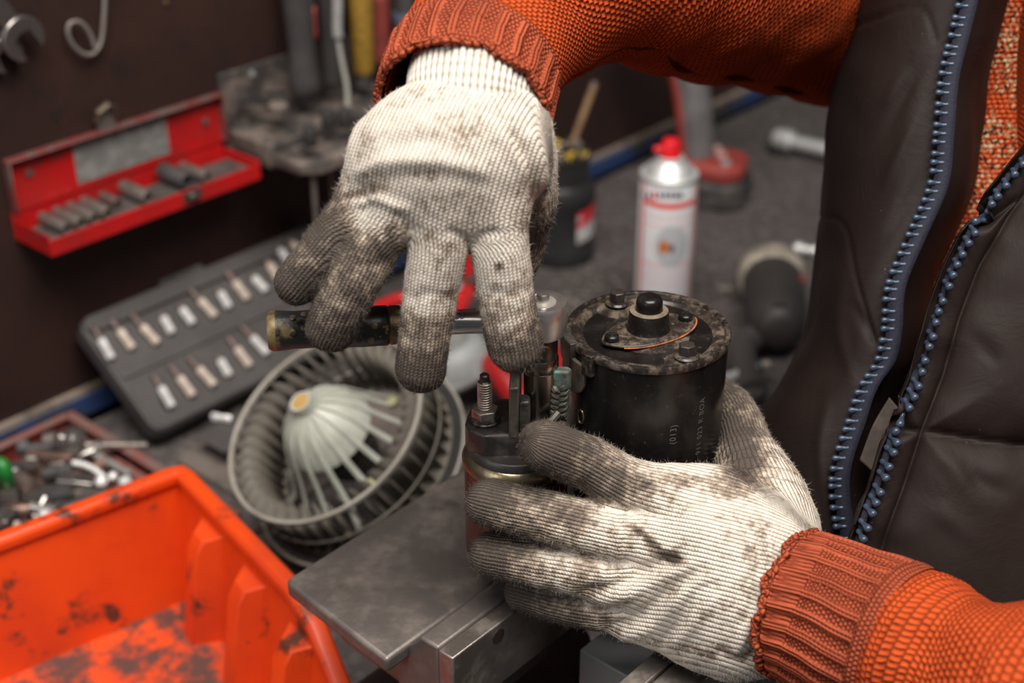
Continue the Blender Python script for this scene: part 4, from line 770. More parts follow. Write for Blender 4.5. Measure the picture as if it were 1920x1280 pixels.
MB().lathe([(.030, 0), (.034, .004), (.034, .022), (.030, .030), (.026, .034)], mp_ , ma, 40).build('housing', mat('pale_grey_housing', (.34, .355, .35), (.22, .22, .21), 24, rough=.5), t); MB().lathe([(.020, .032), (.019, .040), (.011, .043), (.010, .046), (.004, .047)], mp_, ma, 32).build('cap', M_LGREY, t); MB().lathe([(.038, .006), (.038, .009), (.034, .010)], mp_, ma, 40).build('flange', M_LGREY, t)
MB().box(mp_ + N * .038 + Z * .012 + D * .004, (.024, .020, .026), (nrm(D + N * .4), nrm(N - D * .4), Z)).build('plug', M_BLK, t, .003); MB().tube(spline(np.array([mp_ + N * .05 + Z * .018, mp_ + N * .062 + D * .02 + Z * .01, mp_ + N * .06 + D * .045 - Z * .006]), 12), [.004] * 12, 8).build('lead', M_BLK, t)
t = thing('red_round_part', 'glossy red plastic handle end standing behind the socket', 'handle', onz(960, 735, BZ)); MB().tube(spline(np.array([onz(997, 790, BZ + .02), onz(967, 740, BZ + .035), onz(938, 698, BZ + .045), onz(918, 674, BZ + .045)]), 16), [.011, .0112, .0115, .0118] + [.012] * 9 + [.0105, .008, .003], 16).build('grip', M_RH, t); MB().tube([onz(985, 790, BZ + .02), onz(1040, 700, BZ + .02), onz(1055, 660, BZ + .02)], [.010, .010, .008], 14).build('grip', M_RH, t)
# grey cables and scrap under the wheel
t = thing('brown_wire', 'thin brown wire lying on the bench under the fan wheel', 'wire', onz(520, 1000, BZ + .004)); MB().tube(spline(np.array([onz(490, 945, BZ + .004), onz(515, 990, BZ + .004), onz(560, 1022, BZ + .004), onz(610, 1030, BZ + .004)]), 24), [.0016] * 24, 6).build('wire', mat('brown_wire_sheath', (.12, .08, .055), rough=.6), t)
t = thing('steel_strip', 'thin grey steel strip lying on the bench beside the orange bin', 'strip', onz(490, 985, BZ + .003)); a, b = onz(470, 1000, BZ + .003), onz(508, 972, BZ + .003); MB().box((a + b) / 2, (np.linalg.norm(b - a), .004, .003), (nrm(b - a), np.cross(Z, nrm(b - a)), Z)).build('strip', M_STEEL, t, .0006)
t = thing('steel_rod', 'short bright rod between the anvil and the solenoid on the bench', 'rod', onz(800, 960, BZ + .01)); MB().cyl(onz(795, 965, BZ + .03), onz(835, 935, BZ + .03), .0022, seg=10).build('rod', M_STEELB, t); MB().lathe([(.0028, 0), (.0028, .004)], onz(795, 965, BZ + .03), onz(795, 965, BZ + .03) - onz(835, 935, BZ + .03), 10).build('head', M_STEELB, t)
t = thing('debris_scraps', 'pale dirty scraps and crumbs strewn over the mat behind the ratchet', 'debris'); t['kind'] = 'stuff'
b = MB(); rg = random.Random(3)
for i in range(150):
    p = onz(rg.uniform(1020, 1360), rg.uniform(470, 620), BZ + .0015); s_ = rg.uniform(.0008, .004) * (2.2 if i < 5 else 1); b.box(p, (s_ * 2, s_, .0014), frame_of(Z, (rg.uniform(-1, 1), rg.uniform(-1, 1), .1)))
b.build('scrap', mat('pale_scrap', (.24, .21, .18), (.10, .09, .08), 60, rough=.8), t)['kind'] = 'stuff'
# ================================================================ implicit surfaces: soft bodies grown round a skeleton
def seg_d(P, a, b, ra, rb, flat=None):
    """distance to a tapered capsule; flat = (direction, factor) squashes it"""
    if flat is not None:
        n, k = flat; M = np.eye(3) + (k - 1) * np.outer(n, n); P = P @ M; a = a @ M; b = b @ M
    ab = b - a; t = np.clip(((P - a) @ ab) / max(ab @ ab, 1e-12), 0, 1)
    return np.linalg.norm(P - a - t[:, None] * ab, axis=1) - (ra + (rb - ra) * t)
def smin(a, b, k):
    h = np.clip(.5 + .5 * (b - a) / k, 0, 1); return b + (a - b) * h - k * h * (1 - h)
def nets(f, lo, hi, st):
    """surface nets on a regular grid, then pulled onto the surface"""
    lo = np.asarray(lo); n = np.ceil((np.asarray(hi) - lo) / st).astype(int) + 1
    g = [lo[i] + st * np.arange(n[i]) for i in range(3)]
    K = 5; nb = -(-n // K); gb = [lo[i] + st * (K * np.arange(nb[i]) + (K - 1) / 2) for i in range(3)]   # coarse pass: skip far blocks
    vb = f(np.stack(np.meshgrid(*gb, indexing='ij'), -1).reshape(-1, 3)).reshape(nb)
    v = vb.repeat(K, 0).repeat(K, 1).repeat(K, 2)[:n[0], :n[1], :n[2]].copy()
    near = np.argwhere(np.abs(v) < st * K * 1.25); q = lo + st * near
    if len(q): v[tuple(near.T)] = np.concatenate([f(x) for x in np.array_split(q, max(1, len(q) // 200000))])
    ins = v < 0; m = tuple(n - 1); cnt = np.zeros(m); acc = np.zeros(m + (3,))
    I = np.stack(np.meshgrid(*[np.arange(k) for k in m], indexing='ij'), -1).astype(float)
    c = [(i, j, k) for i in (0, 1) for j in (0, 1) for k in (0, 1)]
    S = lambda A, o: A[o[0]:o[0] + m[0], o[1]:o[1] + m[1], o[2]:o[2] + m[2]]
    for a in c:
        for b in c:
            if sum(np.array(b) - a) == 1 and all(y >= x for x, y in zip(a, b)):
                va, vb = S(v, a), S(v, b); x = (va < 0) != (vb < 0); t = np.where(x, va / np.where(x, va - vb, 1), 0)
                for q in range(3): acc[..., q] += np.where(x, a[q] + t * (b[q] - a[q]), 0)
                cnt += x
    act = cnt > 0; idx = -np.ones(m, int); idx[act] = np.arange(act.sum())
    V = lo + st * (I[act] + acc[act] / cnt[act][:, None]); faces = []
    for ax in range(3):
        u, w_ = [(1, 2), (2, 0), (0, 1)][ax]; sl = [slice(1, n[i] - 1) for i in range(3)]; sl[ax] = slice(0, n[ax] - 1)
        s2 = list(sl); s2[ax] = slice(1, n[ax]); A, B = ins[tuple(sl)], ins[tuple(s2)]
        for x, flip in ((A & ~B, False), (~A & B, True)):
            q = np.argwhere(x); off = np.array([s.start for s in sl]); q = q + off
            eu = np.eye(3, dtype=int)[u]; ew = np.eye(3, dtype=int)[w_]
            F4 = [idx[tuple((q - d).T)] for d in (eu * 0, eu, eu + ew, ew)]
            F4 = np.stack(F4[::-1] if flip else F4, 1); faces.append(F4)
    faces = np.concatenate(faces); faces = faces[(faces >= 0).all(1)]
    for _ in range(3):
        d, G = f(V), grad(f, V); V = V - G * np.clip(d, -st, st)[:, None] * .8
    return V, faces
def grad(f, V, e=3e-4):
    G = np.stack([f(V + np.eye(3)[i] * e) - f(V - np.eye(3)[i] * e) for i in range(3)], 1)
    return G / np.maximum(np.linalg.norm(G, axis=1, keepdims=True), 1e-9)
def poly_d(X, pts):
    """plane distance of points X to a polyline, and how far along it (0..1)"""
    pts = np.asarray(pts, float); best = np.full(len(X), 1e9); at = np.zeros(len(X)); n = len(pts) - 1
    for i in range(n):
        a, b = pts[i], pts[i + 1]; ab = b - a; t = np.clip(((X - a) @ ab) / (ab @ ab), 0, 1); d = np.linalg.norm(X - a - t[:, None] * ab, axis=1)
        k = d < best; best[k] = d[k]; at[k] = (i + t[k]) / n
    return best, at
def vnoise(P, s, seed=0):
    """smooth value noise, about -1..1"""
    P = np.asarray(P) * s + seed * 17.3; i = np.floor(P).astype(np.int64); f = P - i; f = f * f * (3 - 2 * f); r = 0
    for dx in (0, 1):
        for dy in (0, 1):
            for dz in (0, 1):
                h = (i[:, 0] + dx) * 374761393 + (i[:, 1] + dy) * 668265263 + (i[:, 2] + dz) * 2147483647; h = (h ^ (h >> 13)) * 1274126177; h = (h ^ (h >> 16)) & 0xffff
                r = r + (h / 32767.5 - 1) * (f[:, 0] if dx else 1 - f[:, 0]) * (f[:, 1] if dy else 1 - f[:, 1]) * (f[:, 2] if dz else 1 - f[:, 2])
    return r
# ================================================================ the person: knitted work gloves first
person = thing('person', 'mechanic in orange knitted sweater, dark brown vest and dirty white gloves working the ratchet', 'person', (.42, .62, 0))
def m_knit(name, clean, dirty, pitch_u, pitch_v, depth, furrow):
    t = NT(name); u = t.attr('ku'); v = t.attr('kv'); d = t.attr('dirt')
    U = t.math('MULTIPLY', u, math.pi / pitch_u); V = t.math('MULTIPLY', v, 2 * math.pi / pitch_v)
    wob = t.noise(350, 2); U = t.math('ADD', U, t.math('MULTIPLY', wob, .55))
    s = t.math('ABSOLUTE', t.math('SINE', U)); s = t.math('POWER', s, .55)                  # wales: rounded columns
    side = t.math('SINE', t.math('MULTIPLY', U, 2.0)); ph = t.math('ADD', V, t.math('MULTIPLY', side, 1.3))
    st = t.math('ADD', t.math('MULTIPLY', t.math('SINE', ph), .5), .5)                      # stitches: slanting legs
    h = t.math('MULTIPLY', s, t.math('ADD', t.math('MULTIPLY', st, .26), .74))
    fine = t.noise(1400, 3, .7); big = t.noise(70, 5, .65); mid = t.noise(230, 4, .7)
    dd = t.math('ADD', d, t.math('MULTIPLY', t.math('SUBTRACT', big, .5), 1.3)); dd = t.math('ADD', dd, t.math('MULTIPLY', t.math('SUBTRACT', mid, .5), 1.2))
    dd = t.ramp(dd, .0, 1.0); dd = t.math('ADD', dd, t.math('MULTIPLY', t.math('SUBTRACT', 1.0, h), furrow), clamp=True)
    spk = t.ramp(t.noise(620, 2, .5), .68, .74); dd = t.math('ADD', dd, t.math('MULTIPLY', spk, .35), clamp=True)
    half = t.mix(.55, clean, dirty)
    c = t.mix(t.ramp(dd, 0, .5), clean, (.33, .26, .20)); c = t.mix(t.ramp(dd, .3, 1), c, dirty)
    hh = t.math('ADD', h, t.math('MULTIPLY', fine, .35))
    m = t.out(c, .95, 0, t.bump(hh, 1.0, depth), **{'Specular IOR Level': .08}); return m
M_GLOVE = m_knit('cream_glove_knit', (.70, .63, .54), (.092, .074, .062), .0019, .0015, .0009, .27)
M_FUZZ = NT('glove_fuzz'); _d = M_FUZZ.attr('dirt'); M_FUZZ = M_FUZZ.out(M_FUZZ.mix(M_FUZZ.ramp(_d, .1, .8), (.60, .55, .47), (.13, .105, .088)), .95, **{'Specular IOR Level': .1})
def chain(rows):   # (px, py, depth, radius) -> joints and radii, softened through a spline
    R = np.array([list(W(a, b, c)) + [r] for a, b, c, r in rows]); R = spline(R, (len(R) - 1) * 4 + 1); return R[:, :3], R[:, 3]
def glove(name, fingers, palm, thumb, dorsal, wrist, folds, blobs, dirtf, st=.00125, extra=None, kf=.0022):
    ch = [chain(c) for c in fingers]; th = chain(thumb); pm = [[(W(*r[:3]), r[3]) for r in row] for row in palm]
    dorsal = nrm(dorsal)
    def chd(P, c): d = None; X, R = c; return np.min([seg_d(P, X[i], X[i + 1], R[i], R[i + 1]) for i in range(len(X) - 1)], axis=0)
    def sdf(P):
        f = chd(P, ch[0])
        for c in ch[1:]: f = smin(f, chd(P, c), kf)
        p = None
        for row in pm:
            for (a, ra), (b, rb) in zip(row[:-1], row[1:]):
                q = seg_d(P, a, b, ra, rb); p = q if p is None else smin(p, q, .013)
        f = smin(f, p, .0065); f = smin(f, chd(P, th), .009)
        return f
    allp = np.concatenate([c[0] for c in ch + [th]] + [np.array([p for p, _ in row]) for row in pm])
    V, Fq = nets(sdf, allp.min(0) - .035, allp.max(0) + .035, st)
    Nn = grad(sdf, V); S = np.stack(pix(V)[:2], 1); vis = smooth(-.15, .25, -(Nn @ FW))
    # folds: (polyline in view, half width px, height m) pushed out of, or into, the cloth
    dis = np.zeros(len(V))
    for pts, wd, hh in folds:
        d, t = poly_d(S, spline(pts, 24)); dis += hh * np.exp(-(d / wd) ** 2) * smooth(-.02, .18, t) * smooth(1.02, .8, t) * vis
    dis += .00042 * vnoise(V, 90, 1) + .0003 * vnoise(V, 210, 2)
    V = V + Nn * dis[:, None]
    # knit coordinates: across (ku) and along (kv), blended over the chains
    mc = np.mean([c[0][0] for c in ch[1:3]], axis=0); hdir = nrm(mc - np.asarray(wrist)); hlat = nrm(np.cross(hdir, dorsal))
    wsum = 0; ku = 0; kv = 0; fs = 0
    for k, (X, R) in enumerate(ch + [th]):
        root = np.asarray(wrist) if k < len(ch) else X[0]; XX = np.concatenate([[root], X]) if k < len(ch) else X; RR = np.concatenate([[R[0]], R]) if k < len(ch) else R
        best = np.full(len(V), 1e9); s_ = np.zeros(len(V)); u_ = np.zeros(len(V)); L = 0
        tot = sum(np.linalg.norm(XX[i + 1] - XX[i]) for i in range(len(XX) - 1))
        for i in range(len(XX) - 1):
            ab = XX[i + 1] - XX[i]; l = np.linalg.norm(ab); t = np.clip(((V - XX[i]) @ ab) / (l * l), 0, 1); q = V - XX[i] - t[:, None] * ab
            d = np.linalg.norm(q, axis=1) - .8 * (RR[i] + (RR[i + 1] - RR[i]) * t); dn = nrm(dorsal - ab * (dorsal @ ab) / (l * l)); lt = np.cross(ab / l, dn)
            a = np.arctan2(q @ lt, q @ dn); b = d < best; best[b] = d[b]; s_[b] = (L + t * l)[b]; u_[b] = (a * (RR[i] * .9 + .0015) + (0.0225 * (k - 1.5) if k < len(ch) else .07))[b]; L += l
        sa = s_.copy()
        if k < len(ch):   # on the palm the columns simply run side by side, and split up into the fingers
            l0 = np.linalg.norm(X[0] - root); pal = smooth(l0 + .004, l0 + .024, s_)
            uf = u_ - .0225 * (k - 1.5) + (X[0] - np.asarray(wrist)) @ hlat; u_ = uf * pal + ((V - np.asarray(wrist)) @ hlat) * (1 - pal)
            s_ = (s_ - l0 + (X[0] - np.asarray(wrist)) @ hdir) * pal + ((V - np.asarray(wrist)) @ hdir) * (1 - pal)
        wt = np.exp(-np.clip(best, -.02, .1) / .0016) + 1e-12; wsum = wsum + wt; ku = ku + wt * u_; kv = kv + wt * s_; fs = fs + wt * dirtf(k, sa / tot)
    ku, kv, dirt = ku / wsum, kv / wsum, fs / wsum
    for px, py, rx, ry, rot, val in blobs:
        c_, s2 = math.cos(math.radians(rot)), math.sin(math.radians(rot)); dx, dy = S[:, 0] - px, S[:, 1] - py
        e = ((dx * c_ + dy * s2) / rx) ** 2 + ((-dx * s2 + dy * c_) / ry) ** 2; dirt = dirt + val * np.exp(-e) * smooth(-.3, .2, -(Nn @ FW))
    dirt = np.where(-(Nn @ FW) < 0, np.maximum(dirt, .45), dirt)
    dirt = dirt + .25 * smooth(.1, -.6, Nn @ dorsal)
    if extra is not None: ku, kv, dirt = extra(V, S, ku, kv, dirt)
    b = MB(); b.add(V, Fq.tolist()); g = b.build(name, M_GLOVE, person, sharp=180, attrs={'ku': ku, 'kv': kv, 'dirt': np.clip(dirt, 0, 1.3)})
    # loose lint standing off the yarn
    n = 26000; pr = .15 + np.clip(dirt, 0, 1); pr = pr / pr.sum(); pick = RNG.choice(len(V), n, p=pr); base = V[pick]; dr = Nn[pick] + RNG.normal(0, .75, (n, 3)); dr /= np.linalg.norm(dr, axis=1, keepdims=True)
    ln = RNG.gamma(2.2, .00045, (n, 1)) + .0003; ln = np.minimum(ln, .0035); sd_ = np.cross(dr, RNG.normal(0, 1, (n, 3))); sd_ /= np.linalg.norm(sd_, axis=1, keepdims=True); hw = .000055
    m_ = base + dr * ln * .55 + sd_ * 0; tip = base + dr * ln + RNG.normal(0, 1, (n, 3)) * ln * .28
    pts = np.stack([base - sd_ * hw, base + sd_ * hw, m_ + sd_ * hw * .7, m_ - sd_ * hw * .7, tip], 1).reshape(-1, 3); i5 = np.arange(n) * 5
    q = np.stack([i5, i5 + 1, i5 + 2, i5 + 3], 1).tolist(); tr_ = np.stack([i5 + 3, i5 + 2, i5 + 4], 1).tolist()
    fz = MB().add(pts, q + tr_).build('lint', M_FUZZ, g, sharp=180, attrs={'dirt': np.repeat(np.clip(dirt[pick], 0, 1.2), 5)}); fz['kind'] = 'stuff'
    return g, V, Nn
# ---- upper glove (right hand), hanging over the ratchet: little, ring, middle, index
up_f = [[(700, 372, .602, .0135), (645, 425, .603, .0112), (596, 482, .606, .0106), (556, 530, .612, .0098)],
        [(752, 372, .598, .0148), (708, 440, .600, .0126), (660, 530, .606, .0120), (622, 612, .618, .0114)],
        [(835, 375, .596, .0148), (822, 460, .600, .0127), (805, 570, .610, .0118), (789, 690, .622, .0114)],
        [(922, 378, .598, .0148), (937, 460, .602, .0127), (950, 560, .611, .0124), (966, 646, .620, .0124)]]
wr = [(895, 120, .600), (885, 200, .600)]
up_p = [[(830, 245, .600, .0165), (785, 268, .598, .0185), (735, 300, .600, .0165), (702, 365, .604, .0135)],
        [(862, 240, .600, .017), (830, 262, .595, .021), (785, 300, .595, .0195), (755, 365, .599, .0150)],
        [(898, 240, .600, .017), (878, 262, .595, .021), (850, 300, .593, .0195), (838, 370, .597, .0155)],
        [(938, 245, .600, .0165), (930, 265, .598, .019), (920, 300, .597, .0185), (922, 372, .599, .0150)],
        [(945, 225, .605, .0155), (968, 300, .613, .0130), (985, 385, .628, .0125)]]
up_t = [(962, 270, .615, .0140), (985, 365, .632, .0130), (976, 450, .650, .0120), (955, 520, .662, .0110)]
up_folds = [([(655, 338), (695, 312), (760, 300), (850, 306), (930, 330)], 15, .0017), ([(648, 362), (700, 345), (770, 332), (860, 336), (930, 352)], 14, -.0007),
            ([(672, 385), (705, 372), (740, 385), (775, 392)], 9, .0016), ([(640, 372), (668, 366), (690, 380), (675, 402)], 7, -.0014),
            ([(900, 200), (950, 240), (985, 300)], 9, -.0010), ([(870, 205), (930, 240), (970, 300), (1000, 355)], 14, .0010),
            ([(958, 235), (985, 290), (998, 350), (1000, 420)], 8, -.0022), ([(990, 240), (1012, 300), (1014, 360)], 13, .0022),
            ([(720, 275), (790, 262), (850, 268)], 14, -.0007),
            ([(770, 440), (760, 415), (735, 400)], 8, -.0013), ([(885, 465), (860, 440), (835, 430)], 8, -.0012), ([(885, 465), (905, 442), (940, 432)], 8, -.0012),
            ([(640, 480), (690, 500), (730, 480)], 12, -.0008), ([(760, 560), (810, 552), (850, 560)], 10, -.0007), ([(905, 545), (950, 552), (1000, 540)], 10, -.0006), ([(590, 470), (570, 455), (600, 420)], 10, -.0006)]
up_blobs = [(610, 395, 60, 26, -55, .40), (700, 470, 60, 60, 0, .25), (735, 465, 36, 30, 0, .5), (690, 356, 50, 10, -12, .35), (760, 330, 80, 12, 0, .18), (790, 400, 40, 30, 30, .16), (935, 500, 10, 9, 0, .8),
            (790, 245, 90, 12, -5, .18), (870, 150, 110, 9, 20, .22), (985, 410, 25, 50, 0, .3), (905, 320, 30, 14, 30, .18), (850, 500, 30, 40, 0, .25), (640, 470, 40, 40, 0, .2), (890, 250, 16, 8, 20, .2)]
def up_dirt(k, t):
    s = [(.52, .70), (.52, .74), (.60, .86), (.62, .90), (.1, .4)][k]; m = [.58, .52, .56, .56, .6][k] + .22 * smooth(.86, 1.0, t)
    return .06 + m * smooth(s[0], s[1] + .12, t)
glove('glove', up_f, up_p, up_t, -FW + UP * .3, W(888, 130, .598), up_folds, up_blobs, up_dirt)
# ---- lower glove (left hand), wrapped round the motor: index, middle, ring, little
lo_f = [[(1262, 938, .652, .0155), (1180, 912, .652, .0135), (1100, 868, .652, .0126), (1022, 836, .642, .0122)],
        [(1245, 1015, .648, .0150), (1150, 998, .650, .0128), (1040, 972, .654, .0122), (916, 942, .661, .0112)],
        [(1235, 1088, .650, .0145), (1140, 1078, .654, .0125), (1030, 1058, .663, .0118), (922, 1038, .674, .0105)],
        [(1225, 1150, .658, .0135), (1140, 1140, .666, .0118), (1050, 1125, .678, .0110), (985, 1108, .690, .0100)]]
lo_p = [[(1462, 1075, .640, .019), (1415, 1010, .646, .022), (1335, 957, .652, .0185), (1268, 940, .654, .0155)],
        [(1470, 1110, .636, .021), (1405, 1060, .638, .024), (1330, 1030, .643, .020), (1252, 1018, .650, .0155)],
        [(1465, 1150, .636, .020), (1395, 1125, .638, .0235), (1320, 1105, .645, .020), (1242, 1092, .652, .0150)],
        [(1450, 1180, .640, .018), (1380, 1175, .646, .0215), (1310, 1160, .654, .0185), (1232, 1148, .660, .0140)],
        [(1445, 1030, .655, .020), (1425, 945, .668, .0185), (1405, 880, .684, .0160)]]
lo_t = [(1450, 1000, .660, .0210), (1420, 905, .680, .0165), (1398, 845, .700, .0142), (1376, 780, .718, .0128), (1330, 735, .735, .0115)]
lo_folds = [([(1075, 1112), (1150, 1098), (1225, 1060), (1290, 1045)], 11, -.0026), ([(1080, 1135), (1160, 1120), (1240, 1085), (1310, 1055)], 12, .0018),
            ([(1115, 1182), (1190, 1160), (1255, 1105), (1330, 1058)], 11, -.0026), ([(1130, 1205), (1215, 1180), (1280, 1120), (1350, 1075)], 12, .0020),
            ([(1230, 1215), (1275, 1165), (1300, 1110), (1350, 1090)], 9, -.0020), ([(1255, 1215), (1310, 1160), (1350, 1110)], 12, .0016),
            ([(1440, 985), (1442, 1060), (1436, 1130), (1400, 1185), (1375, 1235)], 8, .0022), ([(1425, 1000), (1424, 1070), (1412, 1130), (1380, 1180)], 10, -.0016),
            ([(1462, 1080), (1455, 1140), (1420, 1200), (1405, 1250)], 8, -.0016), ([(1172, 962), (1210, 958), (1250, 975)], 10, -.0014),
            ([(1080, 900), (1105, 930), (1090, 945)], 9, -.0007), ([(1010, 950), (1020, 990), (1005, 1010)], 9, -.0006), ([(1160, 985), (1165, 1030), (1150, 1060)], 14, .0010),
            ([(1395, 880), (1440, 930), (1480, 990)], 14, -.0008), ([(1430, 900), (1475, 960), (1505, 1010)], 14, .0010), ([(1340, 1210), (1380, 1235), (1430, 1225)], 10, -.0014)]
lo_blobs = [(1215, 1010, 40, 9, 40, .75), (1255, 1045, 38, 12, 20, .75), (1270, 1030, 24, 9, -40, .5), (1080, 1190, 60, 30, 25, .35), (1130, 1105, 40, 10, -10, .35), (1090, 1090, 30, 16, 0, .4), (1190, 900, 70, 18, 25, .55),
            (1290, 900, 60, 14, 10, .35), (1110, 905, 40, 24, 30, .3), (1160, 920, 16, 26, 0, .3), (1385, 830, 34, 90, -15, .55), (1385, 900, 40, 50, 0, .25), (1080, 975, 40, 26, 20, .35), (1150, 1060, 30, 14, 20, .25),
            (1420, 1080, 22, 60, 0, .18), (1330, 1150, 60, 14, -25, .22), (1400, 1230, 50, 14, 10, .25), (1290, 1215, 70, 14, 12, .3), (1470, 1040, 40, 40, 0, .08)]
def lo_dirt(k, t):
    s = [(.50, .84), (.48, .90), (.48, .95), (.45, .80), (-.2, .6)][k]; m = [.56, .56, .60, .60, .42][k] + .2 * smooth(.85, 1.0, t)
    return .09 + m * smooth(s[0], s[1] + .12, t)
glove('glove', lo_f, lo_p, lo_t, -FW + UP * .25 + RT * .15, W(1490, 1120, .630), lo_folds, lo_blobs, lo_dirt)
# ================================================================ sweater and vest
def m_sweater(name, c1, c2, ply, pu=.0029, pv=.0027, mott=None):
    t = NT(name); u = t.attr('ku'); v = t.attr('kv'); rib = t.attr('rib')
    V = t.math('DIVIDE', v, pv); row = t.math('FLOOR', V); U = t.math('ADD', t.math('DIVIDE', u, pu), t.math('MULTIPLY', row, .5)); U = t.math('ADD', U, t.math('MULTIPLY', t.noise(160, 2), .7))
    hs = t.math('MULTIPLY', t.math('SINE', t.math('MULTIPLY', t.math('FRACT', U), math.pi)), t.math('SINE', t.math('MULTIPLY', t.math('FRACT', V), math.pi))); hs = t.math('POWER', hs, .6)
    hr = t.math('POWER', t.math('ABSOLUTE', t.math('SINE', t.math('MULTIPLY', u, math.pi / ply))), .6); tw = t.math('SINE', t.math('ADD', t.math('MULTIPLY', v, 2 * math.pi / .0024), t.math('MULTIPLY', u, 2000)))
    hr = t.math('ADD', t.math('MULTIPLY', hr, .85), t.math('MULTIPLY', tw, .12))
    h = t.math('ADD', t.math('MULTIPLY', hs, t.math('SUBTRACT', 1.0, rib)), t.math('MULTIPLY', hr, rib))
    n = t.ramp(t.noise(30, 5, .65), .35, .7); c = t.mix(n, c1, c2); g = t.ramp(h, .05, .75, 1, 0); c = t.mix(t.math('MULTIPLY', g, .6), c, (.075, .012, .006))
    if mott: m = t.ramp(t.noise(420, 2, .5), .5, .56); c = t.mix(t.math('MULTIPLY', m, t.ramp(t.noise(60, 3), .35, .55)), c, mott); k = t.ramp(t.noise(500, 2, .5), .56, .6); c = t.mix(k, c, (.03, .02, .018))
    return t.out(c, .95, 0, t.bump(t.math('ADD', h, t.math('MULTIPLY', t.noise(1500, 2), .25)), 1.0, .0013), **{'Specular IOR Level': .08})
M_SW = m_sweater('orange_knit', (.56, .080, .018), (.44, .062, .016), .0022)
M_SWC = m_sweater('rusty_orange_rib_knit', (.40, .082, .036), (.29, .062, .032), .00165, .0021, .0022)
M_SWF = m_sweater('mottled_orange_knit', (.62, .09, .022), (.48, .07, .02), .0022, .0036, .0028, (.55, .36, .20))
def m_nylon():
    t = NT('dark_brown_nylon'); n = t.ramp(t.noise(12, 4), .3, .7); f = t.noise(2200, 1); c = t.mix(n, (.0136, .0086, .0074), (.0162, .0106, .0090)); sp = t.ramp(t.noise(420, 1, .4), .80, .83)
    c = t.mix(t.math('MULTIPLY', sp, .3), c, (.2, .18, .16))
    w1 = t.noise(26, 5, .6, None, 1.2); return t.out(c, .58, 0, t.bump(t.math('ADD', w1, t.math('MULTIPLY', f, .03)), .16, .006), **{'Specular IOR Level': .13})
M_VEST = m_nylon()
M_TAPE = mat('navy_zip_tape', (.0045, .0045, .014), (.008, .008, .022), 500, rough=.8, bump=.5, bscale=900)
M_TOOTH = mat('steel_blue_zip_teeth', (.037, .056, .088), (.024, .036, .058), 200, rough=.28)
M_LINING = mat('dark_lining', (.010, .008, .008), (.015, .012, .012), 40, rough=.7)
M_STITCH = mat('brown_thread', (.05, .036, .028), rough=.8)
def loft(name, rows, nv, seg, m, parent, disp=None, rib=None, sharp=180, solid=0, ends=None, vstart=0.0):
    """a sleeve: rows (px, py, depth, half width across, half depth)"""
    R = np.array([list(W(*r[:3])) + [r[3], r[4]] for r in rows]); R = spline(R, nv); X = R[:, :3]; T = np.gradient(X, axis=0); T /= np.linalg.norm(T, axis=1, keepdims=True)
    if ends is not None: T[:ends[1]] = nrm(ends[0])
    s = np.concatenate([[0], np.cumsum(np.linalg.norm(np.diff(X, axis=0), axis=1))]); a = np.linspace(0, 2 * math.pi, seg + 1)[:-1]; A, Sg = np.meshgrid(a, s)
    dn = -FW - T * (T @ -FW)[:, None]; dn /= np.linalg.norm(dn, axis=1, keepdims=True); lt = np.cross(T, dn)
    dp = disp(A, Sg) if disp else np.zeros_like(A); ra = R[:, 3][:, None] + dp; rb = R[:, 4][:, None] + dp
    P = X[:, None] + lt[:, None] * (ra * np.cos(A))[..., None] + dn[:, None] * (rb * np.sin(A))[..., None]
    # organic unevenness
    Q = P.reshape(-1, 3); k = .0009 * vnoise(Q, 38, 3) + .0006 * vnoise(Q, 110, 5); ctr = np.repeat(X, seg, 0); Q = Q + (Q - ctr) / np.linalg.norm(Q - ctr, axis=1, keepdims=True) * k[:, None]
    fs = [(j * seg + i, j * seg + (i + 1) % seg, (j + 1) * seg + (i + 1) % seg, (j + 1) * seg + i) for j in range(nv - 1) for i in range(seg)]
    rm = .036; ku = (A * rm).ravel(); kv = (Sg + vstart).ravel(); rb_ = (rib(A, Sg) if rib else np.zeros_like(A)).ravel()
    o = MB().add(Q, fs).build(name, m, parent, sharp=sharp, attrs={'ku': ku, 'kv': kv, 'rib': rb_}, solid=solid); return o, P
NR = 25
def ribs(A, s, L): x = (A * NR / (2 * math.pi)) % 1; w_ = smooth(.02, .12, x) * smooth(.56, .46, x); return w_ * smooth(L + .001, L - .002, s) * smooth(.0015, .004, s)
